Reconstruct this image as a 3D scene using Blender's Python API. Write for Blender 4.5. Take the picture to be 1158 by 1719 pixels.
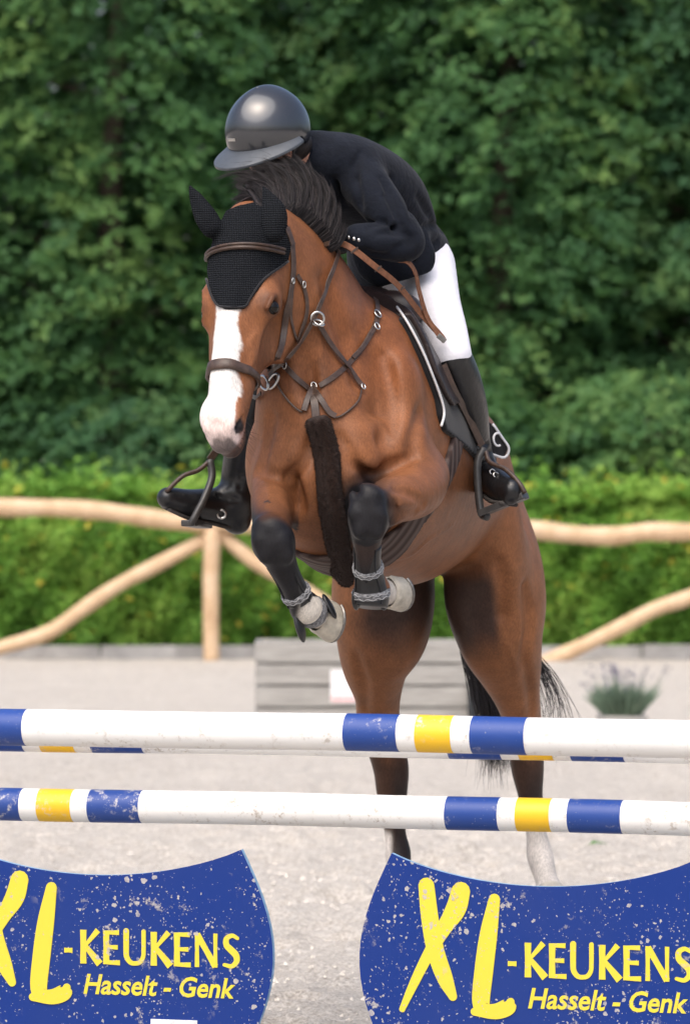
import bpy, bmesh, math, random
import numpy as np
from mathutils import Vector, Matrix
from mathutils.bvhtree import BVHTree
for o in list(bpy.data.objects):
    bpy.data.objects.remove(o, do_unlink=True)
scene = bpy.context.scene
COL = scene.collection

# ------------------------------------------------------------------ camera
FPX, CAMH, HZN, IW, IH = 8800.0, 1.88, 734.0, 1158.0, 1719.0   # focal length in photo pixels, eye height, horizon row
cam_d = bpy.data.cameras.new('camera')
cam = bpy.data.objects.new('camera', cam_d)
COL.objects.link(cam)
cam.location = (0, 0, CAMH)
cam.rotation_euler = (math.radians(90), 0, 0)
cam_d.sensor_fit = 'VERTICAL'
cam_d.sensor_height = 36.0
cam_d.sensor_width = 36.0 * IW / IH
cam_d.lens = FPX / IH * 36.0
cam_d.shift_y = -(IH / 2 - HZN) / IH
cam_d.clip_start, cam_d.clip_end = 0.1, 600
cam_d.dof.use_dof = True
cam_d.dof.focus_distance = 15.35
cam_d.dof.aperture_fstop = cam_d.lens / 1000.0 / 0.036
scene.camera = cam

# ------------------------------------------------------------------ sky and sun (bright overcast)
SUN_EL, SUN_AZ = math.radians(58), math.radians(200)     # azimuth from +Y, clockwise: behind the camera, a little left
world = bpy.data.worlds.new('World')
scene.world = world
world.use_nodes = True
wn = world.node_tree.nodes
sky = wn.new('ShaderNodeTexSky')
sky.sky_type = 'NISHITA'
sky.sun_disc = False
sky.sun_elevation = SUN_EL
sky.sun_rotation = SUN_AZ
sky.air_density = 1.0
sky.dust_density = 6.0
sky.ozone_density = 1.5
world.node_tree.links.new(sky.outputs[0], wn['Background'].inputs[0])
wn['Background'].inputs[1].default_value = 0.15
sun_d = bpy.data.lights.new('sun', 'SUN')
sun_d.energy = 1.5
sun_d.angle = math.radians(75)
sun_d.color = (1.0, 0.98, 0.95)
sun = bpy.data.objects.new('sun', sun_d)
COL.objects.link(sun)
sd = Vector((math.sin(SUN_AZ) * math.cos(SUN_EL), math.cos(SUN_AZ) * math.cos(SUN_EL), math.sin(SUN_EL)))
sun.rotation_euler = sd.to_track_quat('Z', 'Y').to_euler()
scene.view_settings.view_transform = 'Standard'
scene.view_settings.look = 'None'
scene.view_settings.gamma = 1
scene.view_settings.exposure = 0.62
scene.render.engine = 'CYCLES'
scene.cycles.use_denoising = True
scene.cycles.max_bounces = 6

# ------------------------------------------------------------------ helpers
def P(px, py, d):
    """world point seen at photo pixel (px, py) at distance d along the view axis"""
    return np.array(((px - 579.0) * d / FPX, d, CAMH - (py - HZN) * d / FPX))
def unit(v):
    v = np.asarray(v, float)
    return v / np.linalg.norm(v)
def tag(o, label=None, cat=None, group=None, kind=None):
    if label: o['label'] = label
    if cat: o['category'] = cat
    if group: o['group'] = group
    if kind: o['kind'] = kind
    return o
def empty(name, loc=(0, 0, 0)):
    o = bpy.data.objects.new(name, None)
    o.empty_display_size = 0.1
    COL.objects.link(o)
    o.location = loc
    return o
def link(name, me, mat=None, parent=None, smooth=True):
    o = bpy.data.objects.new(name, me)
    COL.objects.link(o)
    if mat is not None:
        for m in (mat if isinstance(mat, (list, tuple)) else [mat]):
            me.materials.append(m)
    if smooth and len(me.polygons):
        me.polygons.foreach_set('use_smooth', np.ones(len(me.polygons), bool))
    if parent is not None:
        o.parent = parent
        o.matrix_parent_inverse = Matrix.Translation(-Vector(parent.location)) if parent.type == 'EMPTY' else parent.matrix_basis.inverted()
    return o
def arrays_mesh(name, verts, faces):
    """faces: (n,3) or (n,4) int array"""
    me = bpy.data.meshes.new(name)
    verts = np.asarray(verts, np.float32); faces = np.asarray(faces, np.int32)
    n, k = faces.shape
    me.vertices.add(len(verts)); me.vertices.foreach_set('co', verts.ravel())
    me.loops.add(n * k); me.loops.foreach_set('vertex_index', faces.ravel())
    me.polygons.add(n); me.polygons.foreach_set('loop_start', np.arange(n, dtype=np.int32) * k)
    me.update(calc_edges=True)
    me.validate()
    return me
class MB:
    """collects shapes for one mesh"""
    def __init__(s): s.v, s.f = [], []
    def add(s, vs, fs):
        b = len(s.v); s.v += [tuple(map(float, v)) for v in vs]; s.f += [tuple(i + b for i in f) for f in fs]
        return s
    def box(s, c, size, R=None):
        c = np.asarray(c, float); h = np.asarray(size, float) / 2
        vs = [np.array((x, y, z)) * h for x in (-1, 1) for y in (-1, 1) for z in (-1, 1)]
        if R is not None: vs = [R @ v for v in vs]
        return s.add([c + v for v in vs], [(0, 1, 3, 2), (4, 6, 7, 5), (0, 4, 5, 1), (2, 3, 7, 6), (0, 2, 6, 4), (1, 5, 7, 3)])
    def tube(s, pts, r, n=10, caps=True, flat=None, nrm=None):
        """tube along pts; r scalar or list; flat: (half width, half thickness) ribbons with normals nrm"""
        pts = [np.asarray(p, float) for p in pts]; m = len(pts)
        rs = r if hasattr(r, '__len__') else [r] * m
        up = np.array((0.13, 0.31, 0.94)); rings = []
        for i, p in enumerate(pts):
            t = unit(pts[min(i + 1, m - 1)] - pts[max(i - 1, 0)])
            if nrm is not None: w = unit(nrm[i] - t * np.dot(nrm[i], t))
            else:
                w = up - t * np.dot(up, t)
                w = unit(w) if np.linalg.norm(w) > 1e-3 else unit(np.cross(t, (1, 0, 0)))
                up = w
            u = np.cross(t, w)
            if flat is None:
                ring = [p + rs[i] * (math.cos(a) * u + math.sin(a) * w) for a in np.arange(n) * 2 * math.pi / n]
            else:
                a, b = flat; a *= rs[i]; c = min(a, b) * 0.6
                ring = [p + x * u + y * w for x, y in ((-a, -b + c), (-a + c, -b), (a - c, -b), (a, -b + c), (a, b - c), (a - c, b), (-a + c, b), (-a, b - c))]
            rings.append(ring)
        k = len(rings[0]); vs = [v for ring in rings for v in ring]
        fs = [(i * k + j, i * k + (j + 1) % k, (i + 1) * k + (j + 1) % k, (i + 1) * k + j) for i in range(m - 1) for j in range(k)]
        if caps: fs += [tuple(range(k))[::-1], tuple((m - 1) * k + j for j in range(k))]
        return s.add(vs, fs)
    def torus(s, c, R, r, ax, n=22, k=8, sc=(1, 1), up=(0, 0, 1)):
        ax = unit(ax); u = np.cross(ax, up); u = unit(u) if np.linalg.norm(u) > 1e-3 else np.array((1., 0, 0)); w = np.cross(ax, u)
        pts = [np.asarray(c) + R * (math.cos(a) * u * sc[0] + math.sin(a) * w * sc[1]) for a in np.arange(n) * 2 * math.pi / n]
        vs = []; fs = []
        for i, p in enumerate(pts):
            d = unit(p - np.asarray(c))
            vs += [p + r * (math.cos(b) * d + math.sin(b) * ax) for b in np.arange(k) * 2 * math.pi / k]
        for i in range(n):
            for j in range(k):
                fs.append((i * k + j, ((i + 1) % n) * k + j, ((i + 1) % n) * k + (j + 1) % k, i * k + (j + 1) % k))
        return s.add(vs, fs)
    def build(s, name, mat, parent=None, smooth=False, bevel=0):
        me = bpy.data.meshes.new(name); me.from_pydata(s.v, [], s.f); me.update()
        bm = bmesh.new(); bm.from_mesh(me)
        bmesh.ops.recalc_face_normals(bm, faces=bm.faces)
        if bevel: bmesh.ops.bevel(bm, geom=bm.edges[:], offset=bevel, segments=2, affect='EDGES', profile=0.6)
        bm.to_mesh(me); bm.free()
        return link(name, me, mat, parent, smooth)
def catmull(pts, n=6):
    pts = [np.asarray(p, float) for p in pts]; out = []
    q = [2 * pts[0] - pts[1]] + pts + [2 * pts[-1] - pts[-2]]
    for i in range(1, len(q) - 2):
        a, b, c, d = q[i - 1:i + 3]
        for t in np.arange(n) / n:
            out.append(0.5 * (2 * b + (c - a) * t + (2 * a - 5 * b + 4 * c - d) * t * t + (3 * b - a - 3 * c + d) * t ** 3))
    return out + [pts[-1]]

# ---- procedural materials
def mat_new(name):
    m = bpy.data.materials.new(name); m.use_nodes = True
    nt = m.node_tree; b = nt.nodes['Principled BSDF']
    return m, nt, b
def N(nt, typ, **kw):
    n = nt.nodes.new(typ)
    for k, v in kw.items():
        if k.startswith('i_'):
            key = k[2:]; key = int(key) if key.isdigit() else key.replace('_', ' ')
            n.inputs[key].default_value = v
        else: setattr(n, k, v)
    return n
def ramp(nt, src, stops, interp='LINEAR'):
    r = nt.nodes.new('ShaderNodeValToRGB'); r.color_ramp.interpolation = interp
    e = r.color_ramp.elements
    while len(e) < len(stops): e.new(0.5)
    for el, (p, c) in zip(e, stops):
        el.position = p; el.color = tuple(c) + (1,) if len(c) == 3 else c
    nt.links.new(src, r.inputs[0]); return r.outputs[0]
def mixc(nt, fac, a, b, mode='MIX'):
    m = nt.nodes.new('ShaderNodeMix'); m.data_type = 'RGBA'; m.blend_type = mode
    for sock, v in ((m.inputs[0], fac), (m.inputs[6], a), (m.inputs[7], b)):
        if hasattr(v, 'is_linked'): nt.links.new(v, sock)
        elif isinstance(v, (int, float)): sock.default_value = v
        else: sock.default_value = tuple(v) + (1,) if len(v) == 3 else v
    return m.outputs[2]
def objcoord(nt): return nt.nodes.new('ShaderNodeTexCoord').outputs['Object']
def noise(nt, scale, detail=3, rough=0.55, vec=None, out='Fac'):
    n = N(nt, 'ShaderNodeTexNoise', i_Scale=scale, i_Detail=detail, i_Roughness=rough)
    nt.links.new(vec if vec is not None else objcoord(nt), n.inputs['Vector']); return n.outputs[out]
def bump(nt, b, src, strength=0.3, dist=0.01):
    n = N(nt, 'ShaderNodeBump', i_Strength=strength, i_Distance=dist)
    nt.links.new(src, n.inputs['Height']); nt.links.new(n.outputs[0], b.inputs['Normal']); return n
def simple(name, col, rough=0.5, spec=0.5, metal=0, var=0.25, scale=40, bmp=0.15, bdist=0.002, sheen=0):
    m, nt, b = mat_new(name)
    c2 = tuple(min(1, x * (1 + var)) for x in col); c1 = tuple(x * (1 - var) for x in col)
    nz = noise(nt, scale, 4)
    nt.links.new(ramp(nt, nz, [(0.3, c1), (0.7, c2)]), b.inputs['Base Color'])
    b.inputs['Roughness'].default_value = rough; b.inputs['Specular IOR Level'].default_value = spec
    b.inputs['Metallic'].default_value = metal
    if sheen: b.inputs['Sheen Weight'].default_value = sheen
    if bmp: bump(nt, b, noise(nt, scale * 3, 3), bmp, bdist)
    return m

# ---- signed distance field modelling (smoothly blended muscle volumes, meshed with surface nets)
class SDF:
    def __init__(s, lo, hi, h):
        s.lo = np.asarray(lo, float); s.h = h
        s.n = np.ceil((np.asarray(hi, float) - s.lo) / h).astype(int) + 1
        s.ax = [(s.lo[i] + h * np.arange(s.n[i])).astype(np.float32) for i in range(3)]
        s.v = np.full(s.n, 0.5, np.float32)
    def win(s, lo, hi):
        a = np.clip(np.floor((np.asarray(lo) - s.lo) / s.h).astype(int), 0, s.n - 1)
        b = np.clip(np.ceil((np.asarray(hi) - s.lo) / s.h).astype(int) + 1, 1, s.n)
        return tuple(slice(a[i], max(b[i], a[i] + 1)) for i in range(3))
    def grid(s, w):
        return s.ax[0][w[0]][:, None, None], s.ax[1][w[1]][None, :, None], s.ax[2][w[2]][None, None, :]
    def comb(s, w, d, k, op):
        a = s.v[w]
        if op == 'u':
            h = np.maximum(k - np.abs(a - d), 0) / k
            s.v[w] = np.minimum(a, d) - h * h * k * 0.25
        else:
            d = -d
            h = np.maximum(k - np.abs(a - d), 0) / k
            s.v[w] = np.maximum(a, d) + h * h * k * 0.25
    def ell(s, c, r, axes=None, k=0.03, op='u'):
        """ellipsoid; axes: three direction vectors"""
        c = np.asarray(c, float); r = np.asarray(r, float); m = r.max() + k + 0.05
        w = s.win(c - m, c + m); X, Y, Z = s.grid(w)
        X, Y, Z = X - np.float32(c[0]), Y - np.float32(c[1]), Z - np.float32(c[2])
        A = np.eye(3) if axes is None else np.array([unit(a) for a in axes])
        k0 = 0; k1 = 0
        for i in range(3):
            q = (X * np.float32(A[i, 0]) + Y * np.float32(A[i, 1]) + Z * np.float32(A[i, 2])) / np.float32(r[i])
            k0 = k0 + q * q; q = q / np.float32(r[i]); k1 = k1 + q * q
        k0 = np.sqrt(k0); k1 = np.sqrt(k1) + 1e-6
        s.comb(w, k0 * (k0 - 1) / k1, k, op)
    def chain(s, secs, side, k=0.03, op='u', n=5):
        """secs: (centre, r_side, r_other); elliptical loft along a smooth curve"""
        q = catmull([np.concatenate((np.asarray(c, float), (a, b))) for c, a, b in secs], n)
        C = np.array([x[:3] for x in q]); ra = np.array([x[3] for x in q]); rb = np.array([x[4] for x in q])
        rm = np.maximum(ra, rb); m = rm + k + 0.05
        W = s.win((C - m[:, None]).min(0), (C + m[:, None]).max(0)); T = np.full(s.v[W].shape, 0.5, np.float32)
        for i in range(len(C) - 1):
            a, b = C[i], C[i + 1]; L = np.linalg.norm(b - a)
            if L < 1e-6: continue
            t = (b - a) / L; sd_ = np.asarray(side(i / (len(C) - 1)) if callable(side) else side, float)
            u = unit(sd_ - t * np.dot(sd_, t)); v = np.cross(t, u)
            mm = max(m[i], m[i + 1])
            w = s.win(np.minimum(a, b) - mm, np.maximum(a, b) + mm)
            w = tuple(slice(max(w[j].start, W[j].start), min(w[j].stop, W[j].stop)) for j in range(3)); X, Y, Z = s.grid(w)
            X, Y, Z = X - np.float32(a[0]), Y - np.float32(a[1]), Z - np.float32(a[2])
            f = np.float32
            pt = X * f(t[0]) + Y * f(t[1]) + Z * f(t[2]); pu = X * f(u[0]) + Y * f(u[1]) + Z * f(u[2]); pv = X * f(v[0]) + Y * f(v[1]) + Z * f(v[2])
            tc = np.clip(pt, 0, f(L)); e = pt - tc; tc = tc / f(L)
            r1 = f(ra[i]) + tc * f(ra[i + 1] - ra[i]); r2 = f(rb[i]) + tc * f(rb[i + 1] - rb[i]); re = np.minimum(r1, r2)
            A, B, E = pu / r1, pv / r2, e / re
            k0 = np.sqrt(A * A + B * B + E * E); A /= r1; B /= r2; E /= re
            d = k0 * (k0 - 1) / (np.sqrt(A * A + B * B + E * E) + 1e-6)
            w2 = tuple(slice(w[j].start - W[j].start, w[j].stop - W[j].start) for j in range(3))
            T[w2] = np.minimum(T[w2], d)
        s.comb(W, T, k, op)
    def sample(s, p):
        """trilinear value at points (n,3)"""
        q = (np.asarray(p) - s.lo) / s.h; i = np.clip(np.floor(q).astype(int), 0, s.n - 2); f = np.clip(q - i, 0, 1); r = 0
        for a in (0, 1):
            for b in (0, 1):
                for c in (0, 1):
                    r = r + s.v[i[:, 0] + a, i[:, 1] + b, i[:, 2] + c] * np.abs(1 - a - f[:, 0]) * np.abs(1 - b - f[:, 1]) * np.abs(1 - c - f[:, 2])
        return r
    def surface(s, smooth=2):
        v = s.v; n = s.n; neg = v < 0
        cnt = np.zeros(n - 1, np.int8)
        for a in (0, 1):
            for b in (0, 1):
                for c in (0, 1):
                    cnt += neg[a:n[0] - 1 + a, b:n[1] - 1 + b, c:n[2] - 1 + c]
        idx = np.argwhere((cnt > 0) & (cnt < 8))
        cid = np.full(n - 1, -1, np.int32); cid[idx[:, 0], idx[:, 1], idx[:, 2]] = np.arange(len(idx))
        acc = np.zeros((len(idx), 3)); num = np.zeros(len(idx))
        cs = [(a, b, c) for a in (0, 1) for b in (0, 1) for c in (0, 1)]
        val = {c: v[idx[:, 0] + c[0], idx[:, 1] + c[1], idx[:, 2] + c[2]] for c in cs}
        for c in cs:
            for ax in range(3):
                if c[ax] == 0:
                    d = list(c); d[ax] = 1; d = tuple(d); va, vb = val[c], val[d]
                    mk = (va < 0) != (vb < 0); t = np.where(mk, va / np.where(mk, va - vb, 1), 0)
                    p = np.tile(np.array(c, float), (len(idx), 1)); p[:, ax] += t
                    acc += p * mk[:, None]; num += mk
        V = s.lo + (idx + acc / num[:, None]) * s.h
        F = []
        for ax in range(3):
            sl0 = [slice(None)] * 3; sl1 = [slice(None)] * 3
            sl0[ax] = slice(0, n[ax] - 1); sl1[ax] = slice(1, n[ax])
            e = np.argwhere(neg[tuple(sl0)] != neg[tuple(sl1)])
            b, c = [(1, 2), (2, 0), (0, 1)][ax]
            e = e[(e[:, b] > 0) & (e[:, c] > 0) & (e[:, b] < n[b] - 1) & (e[:, c] < n[c] - 1)]
            q = []
            for db, dc in ((1, 1), (0, 1), (0, 0), (1, 0)):
                g = e.copy(); g[:, b] -= db; g[:, c] -= dc; q.append(cid[g[:, 0], g[:, 1], g[:, 2]])
            q = np.stack(q, 1); flip = ~neg[e[:, 0], e[:, 1], e[:, 2]]
            q[flip] = q[flip][:, ::-1]; F.append(q)
        F = np.concatenate(F); F = F[(F >= 0).all(1)]
        E = np.concatenate([F[:, [0, 1]], F[:, [1, 2]], F[:, [2, 3]], F[:, [3, 0]]])
        for _ in range(smooth):
            for lam in (0.55, -0.45):
                S = np.stack([np.bincount(E[:, 0], V[E[:, 1], i], len(V)) + np.bincount(E[:, 1], V[E[:, 0], i], len(V)) for i in range(3)], 1)
                D = np.bincount(E[:, 0], minlength=len(V)) + np.bincount(E[:, 1], minlength=len(V))
                V = V + lam * (S / np.maximum(D, 1)[:, None] - V)
        return V, F
def proj(V):
    """photo pixel of world points"""
    return 579 + V[:, 0] / V[:, 1] * FPX, HZN + (CAMH - V[:, 2]) / V[:, 1] * FPX
def polydist(x, y, poly):
    """signed 2-D distance to a polygon, negative inside (arrays)"""
    d = np.full(np.broadcast(x, y).shape, 1e9, np.float32); ins = np.zeros(d.shape, bool); m = len(poly)
    for i in range(m):
        ax, ay = poly[i]; bx, by = poly[(i + 1) % m]; ex, ey = bx - ax, by - ay
        t = np.clip(((x - ax) * ex + (y - ay) * ey) / (ex * ex + ey * ey + 1e-12), 0, 1)
        d = np.minimum(d, (x - ax - t * ex) ** 2 + (y - ay - t * ey) ** 2)
        c = ((ay > y) != (by > y)) & (x < (bx - ax) * (y - ay) / (by - ay + 1e-12) + ax); ins ^= c
    d = np.sqrt(d); return np.where(ins, -d, d)
def attr(me, name, vals, dom='POINT'):
    a = me.attributes.new(name, 'FLOAT_COLOR' if np.ndim(vals) == 2 else 'FLOAT', dom)
    if np.ndim(vals) == 2: a.data.foreach_set('color', np.concatenate((vals, np.ones((len(vals), 1))), 1).astype(np.float32).ravel())
    else: a.data.foreach_set('value', np.asarray(vals, np.float32))
def sstep(x, a, b):
    t = np.clip((x - a) / (b - a), 0, 1); return t * t * (3 - 2 * t)
YAW = math.radians(17)                                   # the horse and its fence stand 17 degrees off the view axis
LAT = np.array((math.cos(YAW), -math.sin(YAW), 0.0))     # towards the horse's left
FWD = np.array((-math.sin(YAW), -math.cos(YAW), 0.0))    # the way it jumps
UPV = np.array((0.0, 0.0, 1.0))
# ------------------------------------------------------------------ ground
def sand_material():
    m, nt, b = mat_new('arena_sand'); v = objcoord(nt)
    n1 = noise(nt, 1.3, 5, .6, v); n2 = noise(nt, 9, 6, .65, v); n3 = noise(nt, 62, 5, .75, v)
    c = ramp(nt, n2, [(.3, (.46, .40, .33)), (.5, (.61, .54, .455)), (.72, (.71, .645, .555))])
    c = mixc(nt, .35, c, ramp(nt, n1, [(.35, (.46, .41, .355)), (.65, (.65, .60, .53))]))
    c = mixc(nt, .5, c, ramp(nt, n3, [(.38, (.24, .205, .175)), (.60, (.86, .82, .77))]), 'MIX')
    nt.links.new(c, b.inputs['Base Color']); b.inputs['Roughness'].default_value = .95; b.inputs['Specular IOR Level'].default_value = .15
    a1 = N(nt, 'ShaderNodeMath', operation='MULTIPLY_ADD', i_1=.5); nt.links.new(n3, a1.inputs[0]); nt.links.new(n2, a1.inputs[2])
    bump(nt, b, a1.outputs[0], .9, .05); return m
def value_noise(X, Y, cell, rng):
    u, v = X / cell + 1000, Y / cell + 1000; i, j = np.floor(u).astype(int), np.floor(v).astype(int); f, g = u - i, v - j; f, g = f * f * (3 - 2 * f), g * g * (3 - 2 * g)
    T = rng.random((1024, 1024)); i %= 1023; j %= 1023
    return (T[i, j] * (1 - f) + T[i + 1, j] * f) * (1 - g) + (T[i, j + 1] * (1 - f) + T[i + 1, j + 1] * f) * g - .5
def ground_sheet():
    # one sheet, fine where the camera looks closely, churned by hooves; reaches far beyond the wood
    xs = np.concatenate((np.linspace(-200, -8, 14), np.linspace(-6, -2.4, 40), np.linspace(-2.38, 2.38, 300), np.linspace(2.4, 6, 40), np.linspace(8, 200, 14)))
    ys = np.concatenate((np.linspace(-60, 11, 10), np.linspace(13, 26, 420), np.linspace(26.1, 47, 110), np.linspace(49, 400, 14)))
    X, Y = np.meshgrid(xs, ys, indexing='ij'); rng = np.random.default_rng(2); Z = np.zeros_like(X)
    for c, a in ((.55, .030), (.21, .022), (.10, .018), (.045, .014)): Z += a * value_noise(X, Y, c, rng)
    for i in range(420):
        cx, cy = rng.uniform(-3, 3), rng.uniform(13.5, 34); r = rng.uniform(.06, .13); m = (np.abs(xs - cx) < .5)[:, None] & (np.abs(ys - cy) < .5)[None, :]
        d = np.hypot(X[m] - cx, Y[m] - cy); Z[m] += -.030 * np.exp(-(d / r) ** 2) + .020 * np.exp(-((d - r * 1.5) / (r * .5)) ** 2)
    edge = sstep(np.abs(X), 6, 5) * sstep(Y, 12.5, 13.5) * sstep(Y, 46, 43); Z *= edge
    n, m = X.shape; I = np.arange(n * m).reshape(n, m)
    F = np.stack((I[:-1, :-1], I[1:, :-1], I[1:, 1:], I[:-1, 1:]), -1).reshape(-1, 4)
    o = link('ground', arrays_mesh('ground', np.stack((X, Y, Z), -1).reshape(-1, 3), F), sand_material()); o['kind'] = 'structure'
ground_sheet()
# small clods and stones lying on the sand
def clods():
    rng = np.random.default_rng(9); V, F = [], []
    for i in range(9000):
        y = 13.6 + 12 * rng.random() ** 1.6; x = rng.uniform(-1, 1) * (y * .075 + .25); r = rng.uniform(.004, .011) * (1.8 if rng.random() < .08 else 1); z = rng.uniform(-.002, .006)
        b = len(V); k = rng.uniform(.6, 1.3, 6)
        V += [(x + r * k[0], y, z), (x, y + r * k[1], z), (x - r * k[2], y, z), (x, y - r * k[3], z), (x + r * .2, y, z + r * k[4] * .9)]
        F += [(b, b + 1, b + 4), (b + 1, b + 2, b + 4), (b + 2, b + 3, b + 4), (b + 3, b, b + 4)]
    return tag(link('sand_clods', arrays_mesh('sand_clods', V, np.array(F)), simple('clod', (.56, .51, .45), rough=.95, spec=.1, var=.35, scale=8, bmp=0), smooth=False), 'loose pale sand clods scattered over the arena', 'sand', kind='stuff')
clods()
FD_ = 44.0                                                    # distance of the rustic fence
# timber edging between sand and hedge
m_edge = simple('weathered_edging', (.36, .35, .34), rough=.9, spec=.15, var=.3, scale=4, bmp=.4, bdist=.01)
edging = tag(empty('edging_board', (0, FD_ + .45, 0)), 'low grey timber edging along the foot of the hedge', 'edging')
x = -7.0; rng = np.random.default_rng(5)
while x < 7:
    w = rng.uniform(2.2, 2.6); MB().box((x + w / 2, FD_ + .45, .04), (w - .012, .05, .15 + rng.uniform(-.012, .012))).build('board', m_edge, edging, bevel=.006); x += w

# ------------------------------------------------------------------ rustic fence
def peeled_wood():
    m, nt, b = mat_new('peeled_wood'); v = objcoord(nt)
    n1 = noise(nt, 5, 5, .6, v); n2 = noise(nt, 45, 3, .6, v)
    c = ramp(nt, n1, [(.3, (.44, .28, .155)), (.5, (.60, .42, .26)), (.75, (.70, .54, .38))]); c = mixc(nt, .35, c, ramp(nt, n2, [(.35, (.30, .17, .09)), (.6, (.64, .47, .30))]))
    nt.links.new(c, b.inputs['Base Color']); b.inputs['Roughness'].default_value = .65; bump(nt, b, n2, .35, .01); return m
M_peeled = peeled_wood()
fence = tag(empty('rustic_fence', (P(355, 0, FD_)[0], FD_, 0)), 'rustic fence of peeled pale wooden rails before the hedge', 'fence')
def pole_px(name, pts, d0, d1, r, seed):
    rng = np.random.default_rng(seed); n = len(pts)
    q = catmull([P(x, y, d0 + (d1 - d0) * i / (n - 1)) for i, (x, y) in enumerate(pts)], 6)
    MB().tube(q, [r * (1 + .05 * math.sin(i * .7 + seed)) for i, _ in enumerate(q)], 14).build(name, M_peeled, fence, True)
pole_px('top_rail', [(-330, 862), (-200, 852), (-90, 848), (0, 852), (90, 853), (170, 858), (240, 868), (310, 877), (380, 880), (470, 884)], FD_, FD_, .076, 1)
pole_px('top_rail', [(440, 880), (560, 872), (700, 876), (800, 884), (890, 889), (960, 897), (1030, 900), (1085, 893), (1158, 893), (1260, 885), (1400, 892), (1520, 890)], FD_ + .02, FD_ + .02, .078, 2)
pole_px('brace', [(345, 905), (270, 945), (200, 982), (140, 1022), (80, 1063), (0, 1088), (-70, 1112)], FD_ + .06, FD_ - .02, .062, 3)
pole_px('brace', [(368, 895), (430, 945), (500, 985), (580, 1035), (660, 1085), (700, 1112)], FD_ + .06, FD_ - .02, .062, 4)
pole_px('brace', [(905, 1116), (965, 1090), (1035, 1056), (1100, 1022), (1158, 1002), (1230, 965), (1330, 912)], FD_ - .02, FD_ + .06, .064, 5)
pole_px('brace', [(-380, 900), (-250, 960), (-150, 1010), (-40, 1110)], FD_ + .06, FD_ + .04, .052, 6)
for px, s in ((355, 7), (1345, 8), (-400, 9)):
    rng = np.random.default_rng(s); q = [np.array((P(px, 0, FD_)[0] + rng.normal(0, .005), FD_ + .0, z)) for z in np.linspace(-.1, 1.16, 9)]
    MB().tube(q, [.070 * rng.uniform(.95, 1.05) for _ in q], 14).build('post', M_peeled, fence, True)

# ------------------------------------------------------------------ foliage
def leaf_material(name, lo, mid, hi, trans=.35, rough=.5, fleck=None):
    m, nt, b = mat_new(name)
    a = N(nt, 'ShaderNodeAttribute', attribute_name='tone')
    c = ramp(nt, a.outputs['Fac'], [(0, lo), (.5, mid), (1, hi)] if fleck is None else [(0, lo), (.5, mid), (.86, hi), (.92, fleck)])
    nt.links.new(c, b.inputs['Base Color']); b.inputs['Roughness'].default_value = rough; b.inputs['Specular IOR Level'].default_value = .12
    t = N(nt, 'ShaderNodeBsdfTranslucent'); nt.links.new(mixc(nt, .5, c, (.10, .22, .02)), t.inputs[0])
    mx = N(nt, 'ShaderNodeMixShader', i_0=trans); nt.links.new(b.outputs[0], mx.inputs[1]); nt.links.new(t.outputs[0], mx.inputs[2])
    nt.links.new(mx.outputs[0], nt.nodes['Material Output'].inputs[0]); return m
def leaves_mesh(name, C, Nn, size, tone, mat, parent, rng, aspect=.55):
    """C centres, Nn normals; folded four-sided leaves"""
    n = len(C); Nn = Nn / np.linalg.norm(Nn, axis=1, keepdims=True)
    R = rng.normal(0, 1, (n, 3)); R[:, 2] -= .5; A = R - Nn * (R * Nn).sum(1, keepdims=True); A /= np.linalg.norm(A, axis=1, keepdims=True); B = np.cross(Nn, A)
    s = size[:, None]; V = np.empty((n, 4, 3)); V[:, 0] = C - A * s * .5; V[:, 1] = C + B * s * aspect * .5 + Nn * s * .08; V[:, 2] = C + A * s * .5 - Nn * s * .10; V[:, 3] = C - B * s * aspect * .5 + Nn * s * .08
    me = arrays_mesh(name, V.reshape(-1, 3), np.arange(n * 4).reshape(n, 4)); attr(me, 'tone', np.repeat(tone, 4)); return link(name, me, mat, parent, smooth=False)
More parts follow.
